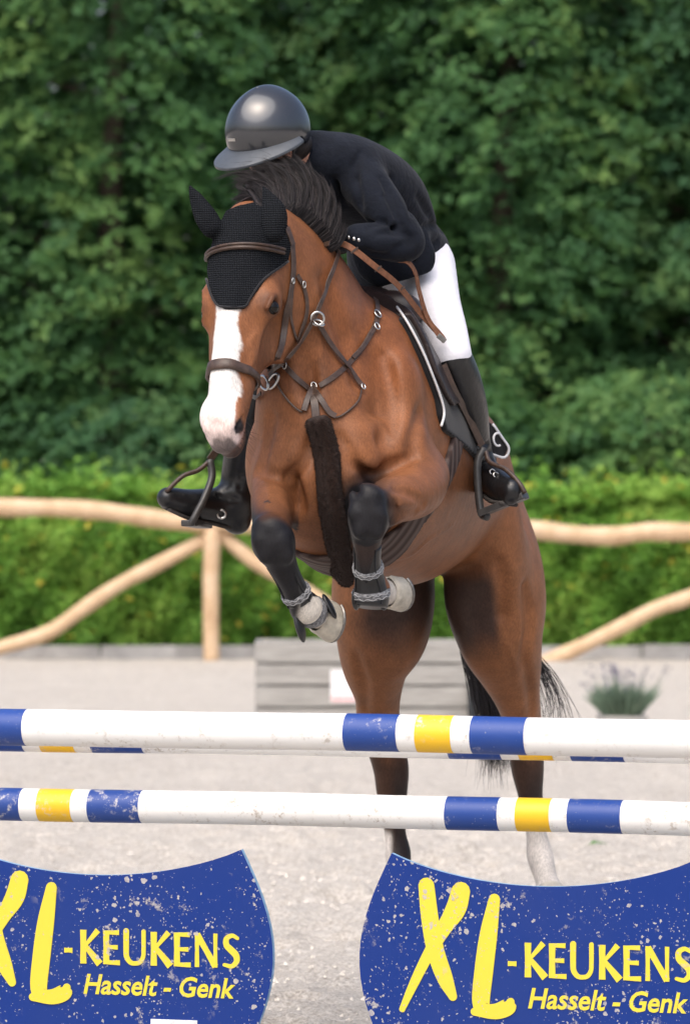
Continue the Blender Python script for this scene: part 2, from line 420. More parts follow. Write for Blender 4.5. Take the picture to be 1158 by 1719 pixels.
# clipped hedge
def hedge():
    rng = np.random.default_rng(21); y0, dep, H, x0, x1 = FD_ + .62, 1.5, 1.40, -6.5, 6.5
    root = tag(empty('hedge', (0, y0 + dep / 2, 0)), 'clipped leafy green hedge with yellow flecks behind the rustic fence', 'hedge')
    n = 95000; u = rng.random(n); C = np.empty((n, 3)); Nn = np.empty((n, 3))
    X = rng.uniform(x0, x1, n); face = u < .62; top = ~face
    lump = .05 * np.sin(X * 2.1) + .04 * np.sin(X * 5.3 + 1) + .03 * np.sin(X * 11 + 2)
    zf = rng.random(n) ** .9 * (H - .02) + .03
    roundf = sstep(zf, H - .45, H) * .22
    inset = rng.exponential(.030, n)
    lz = .03 * np.sin(X * 7 + zf * 9) + .025 * np.sin(X * 15 - zf * 12 + 1)
    C[:, 0] = X; C[:, 1] = np.where(face, y0 + inset + roundf - lump + lz, y0 + .12 + rng.random(n) * dep)
    tuft = rng.exponential(.05, n) * (rng.random(n) < .5)
    C[:, 2] = np.where(face, zf, H + lump * .6 - rng.exponential(.03, n) + tuft + .02 * np.sin(X * 23))
    Nn[:] = rng.normal(0, .55, (n, 3)); Nn[:, 1] -= np.where(face, .55, .15); Nn[:, 2] += np.where(face, .75, 1.0)
    clump = np.clip(.50 + .20 * np.sin(X * 3.3 + C[:, 2] * 4) + .14 * np.sin(X * 9 - C[:, 2] * 7) + rng.normal(0, .16, n) + np.where(C[:, 2] > H - .30, .12, 0), .02, .86)  # top leaves toned lighter: skylight on the hedge top put into their colour
    yl = rng.random(n) < .016; clump = np.where(yl, rng.uniform(.9, 1, n), clump)
    leaves_mesh('foliage', C, Nn, rng.uniform(.055, .095, n) * np.where(yl, 1.2, 1), clump, leaf_material('hedge_leaf', (.085, .195, .034), (.160, .335, .052), (.285, .455, .085), .35, fleck=(.62, .52, .08)), root, rng, .62)
    m = MB(); R = np.random.default_rng(3)
    core = MB().box(((x0 + x1) / 2, y0 + .20 + dep / 2, H / 2 - .07), (x1 - x0, dep - .1, H - .12)); core.build('twig_core', simple('hedge_twigs', (.020, .028, .010), rough=1, spec=.05, var=.5, scale=12, bmp=.5, bdist=.02), root)
hedge()
# woodland edge: separate trees, leafy to the ground
M_bark = simple('bark', (.075, .062, .048), rough=.9, spec=.15, var=.4, scale=9, bmp=.8, bdist=.03)
def tree(x, y, H, R, label, mat, seed, nspray, leaf=.10, base=.25):
    rng = np.random.default_rng(seed)
    root = tag(empty('tree', (x, y, 0)), label, 'tree', 'trees of the wood behind the hedge')
    lean = rng.normal(0, .03, 2); tp = [np.array((x + lean[0] * z + .06 * math.sin(z * .9 + seed), y + lean[1] * z, z)) for z in np.linspace(-.2, H * .82, 12)]
    MB().tube(tp, [.17 * (1 - .8 * i / 11) + .02 for i in range(12)], 10).build('trunk', M_bark, root, True)
    # limbs
    for i in range(14):
        z = H * (.10 + .66 * rng.random()); a = rng.uniform(0, 2 * math.pi); b = tp[min(11, int((z + .2) / (H * .82 + .2) * 11))]
        l = R * rng.uniform(.55, .95) * (1 - .35 * z / H); d = np.array((math.cos(a), math.sin(a), rng.uniform(.15, .6)))
        pts = [b, b + d * l * .4, b + d * l * .75 + np.array((0, 0, .04)), b + d * l + np.array((0, 0, -.02))]
        MB().tube(pts, [.055, .038, .022, .010], 6).build('limb', M_bark, root, True)
    # sprays: flat drooping fans of leaves near the crown surface
    th = rng.uniform(0, 2 * math.pi, nspray); zz = rng.random(nspray)
    prof = lambda t: (.78 + .22 * np.sin(t * math.pi)) * np.where(t > .75, np.sqrt(np.clip(1 - ((t - .75) / .27) ** 2, .02, 1)), 1)
    bumpy = 1 + .16 * np.sin(th * 3 + zz * 9 + seed) + .12 * np.sin(th * 7 - zz * 21 + seed * 2)
    rr = R * prof(zz) * bumpy * (1 - .45 * rng.random(nspray) ** 2.6)
    SC = np.stack((x + rr * np.cos(th), y + rr * np.sin(th), base + zz * (H - base)), 1)
    front = np.sin(th) < .35                                   # nearly all foliage one can see faces the arena
    SC, th, zz, rr = SC[front], th[front], zz[front], rr[front]; k = len(SC)
    per = 24; n = k * per; ci = np.repeat(np.arange(k), per)
    out = np.stack((np.cos(th), np.sin(th), np.full(k, -.22)), 1); side = np.stack((-np.sin(th), np.cos(th), rng.normal(0, .25, k)), 1)
    L = rng.uniform(.30, .62, k); f = rng.random(n) ** .8; g = rng.normal(0, 1, n) * .30 * (1.05 - f * .6)
    droop = -.30 * f * f
    C = SC[ci] + out[ci] * (f * L[ci])[:, None] + side[ci] * (g * L[ci])[:, None]; C[:, 2] += droop * L[ci] + rng.normal(0, .018, n)
    Nn = np.tile(np.array((0, 0, 1.0)), (n, 1)) + out[ci] * .62 + rng.normal(0, .34, (n, 3))
    st = np.clip(rng.normal(.42, .22, k) + .20 * np.sin(SC[:, 0] * 1.9 + SC[:, 2] * 1.3 + seed) + .12 * (rr / R - .8), .02, 1)
    tone = np.clip(st[ci] + rng.normal(0, .08, n) + .10 * (f - .5), 0, 1)
    leaves_mesh('crown', C, Nn, rng.uniform(.7, 1.25, n) * leaf, tone, mat, root, rng, .58)
    return root
M_leafA = leaf_material('fresh_leaf', (.046, .112, .050), (.085, .188, .066), (.180, .295, .090), .42)
M_leafB = leaf_material('dark_leaf', (.034, .088, .046), (.062, .146, .062), (.132, .230, .082), .42)
specs = [(-4.6, 52.0, 9.5, 1.75, 'bushy tree at the far left edge of the wood', M_leafB, 31, 2900),
         (-2.35, 51.2, 10.0, 1.75, 'pale green leafy tree behind the hedge, left of the rider', M_leafA, 32, 3600),
         (-.35, 52.4, 10.5, 1.6, 'dark leafy tree directly behind the rider\'s helmet', M_leafB, 33, 3300),
         (1.55, 51.4, 10.0, 1.65, 'leafy tree behind the rider\'s back, with a bare branch high up', M_leafA, 34, 3600),
         (3.35, 51.9, 9.8, 1.7, 'dark leafy tree at the right edge of the wood', M_leafB, 35, 3300),
         (5.2, 52.2, 9.5, 1.8, 'bushy tree at the far right beyond the potted lavender', M_leafA, 36, 2600),
         (2.75, 49.3, 2.5, .85, 'low pale green bush behind the hedge, right of the rider\'s boot', M_leafA, 37, 750),
         (1.15, 49.2, 2.35, .7, 'low green bush behind the hedge, hidden partly by the rider\'s boot', M_leafA, 38, 600),
         (-1.9, 49.6, 2.3, .8, 'low dark bush behind the hedge, left of the horse\'s muzzle', M_leafB, 39, 600)]
for (x, y, H, R, lab, mt, sd_, ns) in specs: tree(x, y, H, R, lab, mt, sd_, ns)
def deep_wood():
    rng = np.random.default_rng(77); n = 120000
    C = np.stack((rng.uniform(-9, 9, n), 54.2 + rng.random(n) * 3.4, rng.random(n) * 11), 1); Nn = rng.normal(0, .6, (n, 3)); Nn[:, 2] += .5; Nn[:, 1] -= 1.0
    o = leaves_mesh('deep_wood', C, Nn, rng.uniform(.12, .24, n), np.clip(rng.normal(.28, .2, n), 0, 1), M_leafB, None, rng, .6)
    tag(o, 'deep shaded foliage of the wood filling the gaps behind the trees', 'woodland', kind='stuff')
deep_wood()
# ------------------------------------------------------------------ jump poles
def worn_paint(name, col, mud=.5, seed=0.0):
    m, nt, b = mat_new(name); v = objcoord(nt)
    mp = N(nt, 'ShaderNodeMapping'); mp.inputs['Location'].default_value = (seed, seed * 2, 0); nt.links.new(v, mp.inputs[0]); v = mp.outputs[0]
    n1 = noise(nt, 6, 6, .7, v); n2 = noise(nt, 38, 5, .75, v); n3 = noise(nt, 120, 3, .6, v)
    base = mixc(nt, ramp(nt, n1, [(.4, (0, 0, 0)), (.8, (.35, .35, .35))]), col, tuple(x * .82 + .05 for x in col))
    ch = N(nt, 'ShaderNodeMath', operation='MULTIPLY'); nt.links.new(ramp(nt, n2, [(.53, (0, 0, 0)), (.63, (1, 1, 1))]), ch.inputs[0]); nt.links.new(ramp(nt, n1, [(.45 if sum(col) > 1 else .52, (0, 0, 0)), (.62, (.9, .9, .9))]), ch.inputs[1])
    c = mixc(nt, ch.outputs[0], base, (.36, .30, .24) if sum(col) > 1.6 else (.55, .52, .50))
    sp = N(nt, 'ShaderNodeMath', operation='MULTIPLY'); nt.links.new(ramp(nt, n3, [(.68, (0, 0, 0)), (.73, (1, 1, 1))]), sp.inputs[0]); sp.inputs[1].default_value = mud
    c = mixc(nt, sp.outputs[0], c, (.42, .36, .30) if sum(col) > 1.6 else (.45, .43, .44))
    nt.links.new(c, b.inputs['Base Color']); b.inputs['Roughness'].default_value = .42; b.inputs['Specular IOR Level'].default_value = .4
    bump(nt, b, n2, .12, .004); return m
M_pw, M_pb, M_py = worn_paint('white_pole_paint', (.80, .79, .77), .35), worn_paint('blue_pole_paint', (.014, .052, .245), .6, 3.1), worn_paint('yellow_pole_paint', (.80, .48, .022), .4, 7.7)
M_end = simple('raw_pole_end', (.35, .27, .18), rough=.8)
JD = LAT                                                      # the fence runs square to the horse's path
def s_at(px, c):
    """distance along a pole through c where it crosses photo column px"""
    k = (px - 579) / FPX; return (k * c[1] - c[0]) / (JD[0] - k * JD[1])
def jump_pole(c, r, bands, label, name='jump_pole'):
    """bands: list of (px0, px1, material index)"""
    root = tag(empty(name, tuple(c)), label, 'pole', 'striped jump poles')
    lo, hi = -2.0, 1.7; cuts = [(s_at(a, c), s_at(b, c), m) for a, b, m in bands]
    segs = []; x = lo
    for a, b, m in cuts:
        if a > x + 1e-4: segs.append((x, a, 0))
        segs.append((max(a, lo), b, m)); x = b
    segs.append((x, hi, 0)); n = 40; v = np.cross(JD, UPV)
    rng = np.random.default_rng(int(r * 1e5)); ph = rng.uniform(0, 6, 4)
    wob = lambda s: UPV * (.0025 * math.sin(s * 1.7 + ph[0]) + .001 * math.sin(s * 6 + ph[1])) + v * .002 * math.sin(s * 2.3 + ph[2])
    for k, (a, b, m) in enumerate(segs):
        st = max(2, int((b - a) / .12) + 1); vs = []; rr = r if m == 0 else r + .0004
        for i in range(st):
            s = a + (b - a) * i / (st - 1); vs += [c + JD * s + wob(s) + rr * (math.cos(t) * UPV + math.sin(t) * v) for t in np.arange(n) * 2 * math.pi / n]
        fs = [(i * n + j, i * n + (j + 1) % n, (i + 1) * n + (j + 1) % n, (i + 1) * n + j) for i in range(st - 1) for j in range(n)]
        if k == 0: fs.append(tuple(range(n)))
        if k == len(segs) - 1: fs.append(tuple((st - 1) * n + j for j in range(n)))
        MB().add(vs, fs).build(('white_section', 'blue_band', 'yellow_band')[m], (M_pw, M_pb, M_py)[m], root, True)
    return root
DN, DFAR = 14.6, 15.4
jump_pole(P(579, 1231, DN), .0520, [(-590, -500, 1), (-470, -410, 2), (-380, -290, 1), (-240, -150, 0), (-135, -75, 2), (-42, 47, 1), (583, 672, 1), (703, 763, 2), (795, 886, 1)], 'front white pole with blue and yellow bands, nearest and highest of three')
FB = [(-45, 41, 1), (70, 127, 2), (155, 241, 1), (752, 840, 1), (870, 927, 2), (957, 1046, 1)]
c = P(579, 1362, DFAR); jump_pole(c, .0490, FB, 'lowest striped pole, hanging just above the blue panels')
c2 = P(579, 1362, DFAR); c2[2] = .9885; jump_pole(c2, .0490, [(a + 4, b + 4, m) for a, b, m in FB], 'rear striped pole, mostly hidden behind the front top pole')

# ------------------------------------------------------------------ filler panels with lettering
def splatter(name, col, rough=.5):
    m, nt, b = mat_new(name)
    g = N(nt, 'ShaderNodeNewGeometry'); v = g.outputs['Position']
    n0 = noise(nt, 5, 3, .5, v); n1 = noise(nt, 17, 6, .75, v); n2 = noise(nt, 60, 5, .7, v)
    vo = N(nt, 'ShaderNodeTexVoronoi', i_Scale=58.0, i_Randomness=1.0); wv = N(nt, 'ShaderNodeVectorMath', operation='MULTIPLY_ADD'); wv.inputs[1].default_value = (.018, .018, .018); nw = N(nt, 'ShaderNodeTexNoise', i_Scale=70.0, i_Detail=3.0); nt.links.new(v, nw.inputs['Vector']); nt.links.new(nw.outputs['Color'], wv.inputs[0]); nt.links.new(v, wv.inputs[2]); nt.links.new(wv.outputs[0], vo.inputs['Vector'])
    vs_ = N(nt, 'ShaderNodeTexVoronoi', i_Scale=150.0, i_Randomness=1.0); nt.links.new(wv.outputs[0], vs_.inputs['Vector'])
    def dots(vor, thr, keep):
        # a spot only in some cells, of a size of its own
        sz = N(nt, 'ShaderNodeSeparateColor'); nt.links.new(vor.outputs['Color'], sz.inputs[0])
        rad = N(nt, 'ShaderNodeMapRange', i_1=keep, i_2=1.0, i_3=0.0, i_4=thr); nt.links.new(sz.outputs[0], rad.inputs[0])
        nz = N(nt, 'ShaderNodeMath', operation='MULTIPLY_ADD', i_1=.25, i_2=-.12); nt.links.new(n2, nz.inputs[0])
        kp = N(nt, 'ShaderNodeMath', operation='MULTIPLY'); nt.links.new(rad.outputs[0], kp.inputs[0]); nt.links.new(ramp(nt, n0, [(.34, (.25, .25, .25)), (.62, (1.15, 1.15, 1.15))]), kp.inputs[1])
        ds = N(nt, 'ShaderNodeMath', operation='ADD'); nt.links.new(vor.outputs['Distance'], ds.inputs[0]); nt.links.new(nz.outputs[0], ds.inputs[1])
        lt = N(nt, 'ShaderNodeMath', operation='LESS_THAN'); nt.links.new(ds.outputs[0], lt.inputs[0]); nt.links.new(kp.outputs[0], lt.inputs[1]); return lt.outputs[0]
    blot = ramp(nt, n1, [(.60, (0, 0, 0)), (.65, (1, 1, 1))])
    dirt = ramp(nt, n0, [(.40, (0, 0, 0)), (.62, (1, 1, 1))])
    a = N(nt, 'ShaderNodeMath', operation='MAXIMUM'); nt.links.new(dots(vo, .42, .62), a.inputs[0]); nt.links.new(dots(vs_, .45, .72), a.inputs[1])
    bb = N(nt, 'ShaderNodeMath', operation='MULTIPLY'); nt.links.new(blot, bb.inputs[0]); nt.links.new(dirt, bb.inputs[1])
    mask = N(nt, 'ShaderNodeMath', operation='MAXIMUM'); nt.links.new(a.outputs[0], mask.inputs[0]); nt.links.new(bb.outputs[0], mask.inputs[1])
    ms = N(nt, 'ShaderNodeMath', operation='MULTIPLY'); nt.links.new(mask.outputs[0], ms.inputs[0]); nt.links.new(ramp(nt, n2, [(.25, (.45, .45, .45)), (.6, (1, 1, 1))]), ms.inputs[1])
    base = mixc(nt, ramp(nt, noise(nt, 3, 4, .6, v), [(.4, (0, 0, 0)), (.8, (.25, .25, .25))]), col, tuple(x * .75 + .03 for x in col))
    c = mixc(nt, ms.outputs[0], base, (.47, .44, .42)); nt.links.new(c, b.inputs['Base Color'])
    rg = mixc(nt, ms.outputs[0], (rough, rough, rough), (.95, .95, .95)); nt.links.new(rg, b.inputs['Roughness']); b.inputs['Specular IOR Level'].default_value = .18
    bump(nt, b, ms.outputs[0], .5, .003); return m
M_sign, M_sedge, M_txt = splatter('blue_panel_paint', (.009, .035, .205)), simple('panel_edge', (.22, .38, .58), rough=.6), splatter('yellow_lettering', (.74, .61, .060))
M_white = simple('white_sticker', (.75, .75, .75), rough=.5)
def prism(poly, z0, z1, T, name, mat, parent, edge_mat=None):
    """extrude a 2-D outline; T maps (x, y, z) to the world; triangulated caps"""
    bm = bmesh.new(); a = [bm.verts.new(T(x, y, z1)) for x, y in poly]; b = [bm.verts.new(T(x, y, z0)) for x, y in poly]
    f1 = bm.faces.new(a); f2 = bm.faces.new(b[::-1]); n = len(poly)
    for i in range(n):
        f = bm.faces.new((a[i], b[i], b[(i + 1) % n], a[(i + 1) % n]))
        if edge_mat: f.material_index = 1
    bmesh.ops.recalc_face_normals(bm, faces=bm.faces); bmesh.ops.triangulate(bm, faces=[f1, f2])
    me = bpy.data.meshes.new(name); bm.to_mesh(me); bm.free()
    return link(name, me, [mat, edge_mat] if edge_mat else mat, parent, False)
def stroke(pts, w0, w1=None, n=8):
    """brush stroke outline: list of (x, y, half width), round ends"""
    q = catmull([np.array(p, float) for p in pts], 6); L, R = [], []
    for i, p in enumerate(q):
        t = unit(np.append(q[min(i + 1, len(q) - 1)][:2] - q[max(i - 1, 0)][:2], 0)); nrm = np.array((-t[1], t[0]))
        L.append(p[:2] + nrm * p[2]); R.append(p[:2] - nrm * p[2])
    t1 = unit(np.append(q[-1][:2] - q[-2][:2], 0))[:2]; t0 = unit(np.append(q[0][:2] - q[1][:2], 0))[:2]
    cap1 = [q[-1][:2] + q[-1][2] * (math.cos(a) * np.array((-t1[1], t1[0])) + math.sin(a) * t1) for a in np.linspace(.3, math.pi - .3, 6)]
    cap0 = [q[0][:2] + q[0][2] * (math.cos(a) * np.array((-t0[1], t0[0])) + math.sin(a) * t0) for a in np.linspace(.3, math.pi - .3, 6)]
    return [tuple(p) for p in L + cap1 + R[::-1] + cap0]
def letter(ch):
    """flared roman capitals, unit height, as a list of outlines and an advance"""
    w = .100; o = []
    def st(x0, y0, x1, y1, a=w, b=None): o.append(('s', x0, y0, x1, y1, a, b or a))
    if ch == 'K': st(.10, 0, .10, 1); st(.13, .50, .56, 1.0, .045, .088); st(.16, .53, .62, 0, .07, .115); ad = .66
    elif ch == 'E': st(.10, 0, .10, 1); st(.10, .945, .50, .945, .056, .072); st(.10, .51, .46, .51, .053, .068); st(.10, .055, .53, .055, .056, .075); ad = .58
    elif ch == 'U': o.append(('u',)); ad = .78
    elif ch == 'N': st(.09, 0, .09, 1, .07); st(.09, .97, .66, .03, .098); st(.66, 0, .66, 1, .065); ad = .80
    elif ch == 'S': o.append(('S',)); ad = .58
    elif ch == '-': st(.02, .38, .28, .38, .075); ad = .34
    return o, ad
def build_text(s, x0, y0, h, tx, T, name, mat, parent, z):
    x = x0
    for ch in s:
        o, ad = letter(ch)
        for i, e in enumerate(o):
            if e[0] == 's':
                _, ax, ay, bx, by, a, b = e; t = unit((bx - ax, by - ay, 0))[:2]; nr = np.array((-t[1], t[0])); mx, my = (ax + bx) / 2, (ay + by) / 2; m = min(a, b) * .86 if abs(a - b) < .01 else (a + b) / 2
                poly = [(ax + nr[0] * a, ay + nr[1] * a), (mx + nr[0] * m, my + nr[1] * m), (bx + nr[0] * b, by + nr[1] * b), (bx - nr[0] * b, by - nr[1] * b), (mx - nr[0] * m, my - nr[1] * m), (ax - nr[0] * a, ay - nr[1] * a)]
            elif e[0] == 'u':
                poly = stroke([(.09, 1.0, .090), (.09, .5, .086), (.105, .24, .082), (.22, .08, .072), (.36, .05, .066), (.52, .09, .068), (.62, .25, .066), (.635, .5, .066), (.635, 1.0, .068)], 0)
            else:
                poly = stroke([(.47, .88, .052), (.30, .955, .063), (.13, .86, .082), (.13, .67, .092), (.27, .53, .100), (.42, .38, .100), (.44, .20, .086), (.29, .055, .066), (.06, .09, .052)], 0)
            prism([(x + px * h, y0 + py * h) for px, py in poly], z, z + .0016 + i * .0001, T, name, mat, parent)
        x += ad * h * tx
    return x
def script_text(body, x0, y0, h, T, name, mat, parent, z, width):
    cu = bpy.data.curves.new(name, 'FONT'); cu.body = body; cu.size = 1.0; cu.shear = .22; cu.extrude = .0; cu.offset = .022; cu.resolution_u = 3
    to = bpy.data.objects.new('tmp', cu); COL.objects.link(to); dg = bpy.context.evaluated_depsgraph_get(); dg.update()
    me = bpy.data.meshes.new_from_object(to.evaluated_get(dg)); bpy.data.objects.remove(to, do_unlink=True)
    V = np.array([v.co[:] for v in me.vertices]); cap = .73
    k = width / (V[:, 0].max() - V[:, 0].min()); V[:, 0] = (V[:, 0] - V[:, 0].min()) * k + x0; V[:, 1] = V[:, 1] * (h / cap) + y0
    for v, p in zip(me.vertices, V): v.co = T(p[0], p[1], z + .0014)
    me.materials.clear(); return link(name, me, mat, parent, False)
def filler(pxc, label):
    """panel 1.08 m wide, hollow top, bulging sides; local x along the fence, y up from the ground"""
    c0 = P(579, 0, DFAR - .05); c0[2] = 0; s0 = s_at(pxc, c0); c = c0 + JD * s0; out = FWD
    root = tag(empty('filler_panel', tuple(c)), label, 'panel', 'blue filler panels under the poles')
    T = lambda x, y, z: Vector(c + JD * x + UPV * y + out * z)
    W, top = .452, .666
    poly = []
    for t in np.linspace(0, 1, 22): x = -W + 2 * W * t; poly.append((x, top - .086 * (1 - (x / W) ** 2) ** .92))
    for t in np.linspace(0, 1, 18)[1:]: poly.append((W + .098 * math.sin(t * math.pi), top - (top - .04) * t))
    poly += [(-x, y) for x, y in poly[22:][::-1]]
    poly = [p for i, p in enumerate(poly) if i == 0 or np.hypot(p[0] - poly[i - 1][0], p[1] - poly[i - 1][1]) > 1e-5]
    prism(poly, -.010, .010, T, 'board', M_sign, root, M_sedge)
    for sx in (-.3, .3):
        MB().box(c + JD * sx + UPV * .02, (.06, .36, .04), np.stack((JD, out, UPV), 1)).build('foot', M_sedge, root, bevel=.004)
    # lettering, local metres: photo scale 575 px/m, panel centre at column pxc
    u = lambda px, py: ((px - 905) / 575.0, (1822 - py) / 575.0)
    X1 = stroke([u(706, 1492) + (.024,), u(712, 1545) + (.026,), u(722, 1600) + (.026,), u(738, 1645) + (.024,), u(752, 1676) + (.013,)], 0)
    X2 = stroke([u(766, 1500) + (.028,), u(757, 1530) + (.030,), u(735, 1565) + (.022,), u(708, 1610) + (.017,), u(685, 1655) + (.014,), u(664, 1700) + (.009,)], 0)
    L1 = stroke([u(824, 1512) + (.017,), u(814, 1570) + (.026,), u(806, 1630) + (.028,), u(801, 1685) + (.026,), u(812, 1697) + (.018,), u(852, 1688) + (.014,)], 0)
    L2 = stroke([u(790, 1700) + (.012,), u(825, 1699) + (.022,), u(848, 1690) + (.024,), u(852, 1682) + (.012,)], 0)
    for k, q in enumerate((X1, X2, L1, L2)): prism(q, .0102, .0122 + k * .0003, T, 'brush_letter', M_txt, root)
    hx, hy = u(846, 1640); build_text('-', hx, hy + .0, .100, 1, T, 'letter', M_txt, root, .0102)
    kx, ky = u(876, 1640); end = build_text('KEUKENS', kx, ky, .100, 1.095, T, 'letter', M_txt, root, .0102)
    tx_, ty_ = u(882, 1693); script_text('Hasselt - Genk', tx_, ty_ + .004, .060, T, 'lower_lettering', M_txt, root, .0102, .474)
    if pxc < 500:
      a, b = u(1028, 1732); MB().box(c + JD * (a + .03) + UPV * (b - .012) + out * .0112, (.145, .0022, .028), np.stack((JD, out, UPV), 1)).build('sticker', M_white, root)
    return root
filler(164, 'mud-spattered blue panel at left with its yellow lettering cut off')
filler(910, 'mud-spattered blue panel with yellow lettering below the horse\'s hind legs')

# ------------------------------------------------------------------ wooden planter and potted lavender
def grey_wood():
    m, nt, b = mat_new('weathered_grey_wood'); v = objcoord(nt)
    mp = N(nt, 'ShaderNodeMapping'); mp.inputs['Scale'].default_value = (1.2, 8, 14); nt.links.new(v, mp.inputs[0])
    n1 = noise(nt, 4, 5, .6, mp.outputs[0]); nt.links.new(ramp(nt, n1, [(.3, (.22, .21, .195)), (.7, (.40, .385, .36))]), b.inputs['Base Color']); b.inputs['Roughness'].default_value = .85; bump(nt, b, n1, .5, .01); return m
M_grey = grey_wood()
DC = 33.7
cx = (P(428, 0, DC)[0] + P(785, 0, DC)[0]) / 2; W_ = P(785, 0, DC)[0] - P(428, 0, DC)[0]
crate = tag(empty('planter_crate', (cx, DC + .3, 0)), 'long weathered grey slatted wooden crate on the sand behind the horse', 'crate')
rng = np.random.default_rng(4)
for i in range(4):
    z = .07 + i * .142
    MB().box((cx, DC + rng.normal(0, .003), z), (W_, .022, .128)).build('slat', M_grey, crate, bevel=.004)
    MB().box((cx, DC + .6, z), (W_, .022, .128)).build('slat', M_grey, crate, bevel=.004)
    for s_ in (-1, 1): MB().box((cx + s_ * (W_ / 2 - .012), DC + .3, z), (.022, .56, .128)).build('slat', M_grey, crate, bevel=.004)
for sx in (-1, 1):
    for y in (.035, .565): MB().box((cx + sx * (W_ / 2 - .05), DC + y, .28), (.05, .045, .55)).build('corner_post', M_grey, crate, bevel=.004)
MB().box((cx, DC + .3, .50), (W_ - .05, .55, .02)).build('lid', M_grey, crate, bevel=.004)
a = P(576, 1152, DC - .018)
notice = tag(MB().box(a, (P(597, 0, DC)[0] - P(555, 0, DC)[0], .003, 55 * DC / FPX)).build('notice', simple('white_notice', (.80, .78, .79), rough=.5, var=.04)), 'white notice with a pink lower edge fixed to the grey crate', 'notice')
MB().box(a + np.array((0, -.0022, -55 * DC / FPX / 2 + .025)), (.15, .0014, .035)).build('pink_strip', simple('pink_print', (.72, .42, .42), rough=.5), notice)
a = P(792, 1225, DC); post = tag(MB().box((a[0], DC + .02, .15), (.055, .20, .31)).build('dark_tub', simple('dark_plastic', (.018, .022, .026), rough=.5), bevel=.006), 'dark upright tub standing against the right end of the grey crate', 'tub')
def lavender():
    d = 33.2; c = P(1044, 1222, d); c[2] = 0; rng = np.random.default_rng(6)
    root = tag(empty('potted_lavender', tuple(c)), 'purple flowering lavender in a small square wooden pot', 'potted plant')
    MB().box(c + UPV * .06, (.31, .30, .12)).build('pot', M_grey, root, bevel=.008)
    for k in (-1, 1): MB().box(c + UPV * .06 + np.array((k * .14, -.153, 0)), (.03, .012, .115)).build('pot_batten', M_grey, root, bevel=.003)
    V, F = [], []; V2, F2 = [], []
    for i in range(620):
        a = rng.uniform(0, 6.283); s = rng.uniform(.05, 1) ** .7; d0 = np.array((math.cos(a) * s, math.sin(a) * s, 0)); b = c + UPV * .115 + d0 * .12; h = rng.uniform(.12, .22); fl = rng.random() < .13
        if fl: h *= 1.35
        tip = b + d0 * .16 * rng.uniform(.6, 1.2) + UPV * h; sd_ = unit(np.cross(tip - b, rng.normal(0, 1, 3))) * .0045; k = len(V); mid = (b + tip) / 2 + d0 * -.01
        V += [b - sd_, b + sd_, mid + sd_ * 1.3, mid - sd_ * 1.3, tip]; F += [(k, k + 1, k + 2), (k, k + 2, k + 3), (k + 3, k + 2, k + 4)]
        if fl:
            t = unit(tip - b)
            for q in range(7):
                p = tip + t * (q * .010 - .02); e = rng.normal(0, .008, 3); g = rng.normal(0, .008, 3); k2 = len(V2); V2 += [p, p + e + t * .006, p + g + t * .012]; F2.append((k2, k2 + 1, k2 + 2))
    tag(link('leaves', arrays_mesh('leaves', V, np.array(F)), simple('lavender_leaf', (.13, .19, .13), rough=.7, var=.35, scale=12, bmp=0), root, False), kind='stuff')
    tag(link('flowers', arrays_mesh('flowers', V2, np.array(F2)), simple('lavender_flower', (.15, .14, .20), rough=.8, var=.3, scale=20, bmp=0), root, False), kind='stuff')
lavender()
def fallen_leaf():
    d = CAMH * FPX / (1422 - HZN); c = P(1003, 1422, d); V = [(-.045, 0, .012), (0, -.02, .02), (.05, .01, .014), (.005, .03, .024), (-.02, .02, .03)]
    o = MB().add([c + np.array(v) for v in V], [(0, 1, 4), (1, 2, 3), (1, 3, 4)]).build('fallen_leaf', simple('green_leaf', (.08, .17, .04), rough=.5)); tag(o, 'single green leaf lying on the pale sand at right', 'leaf')
fallen_leaf()
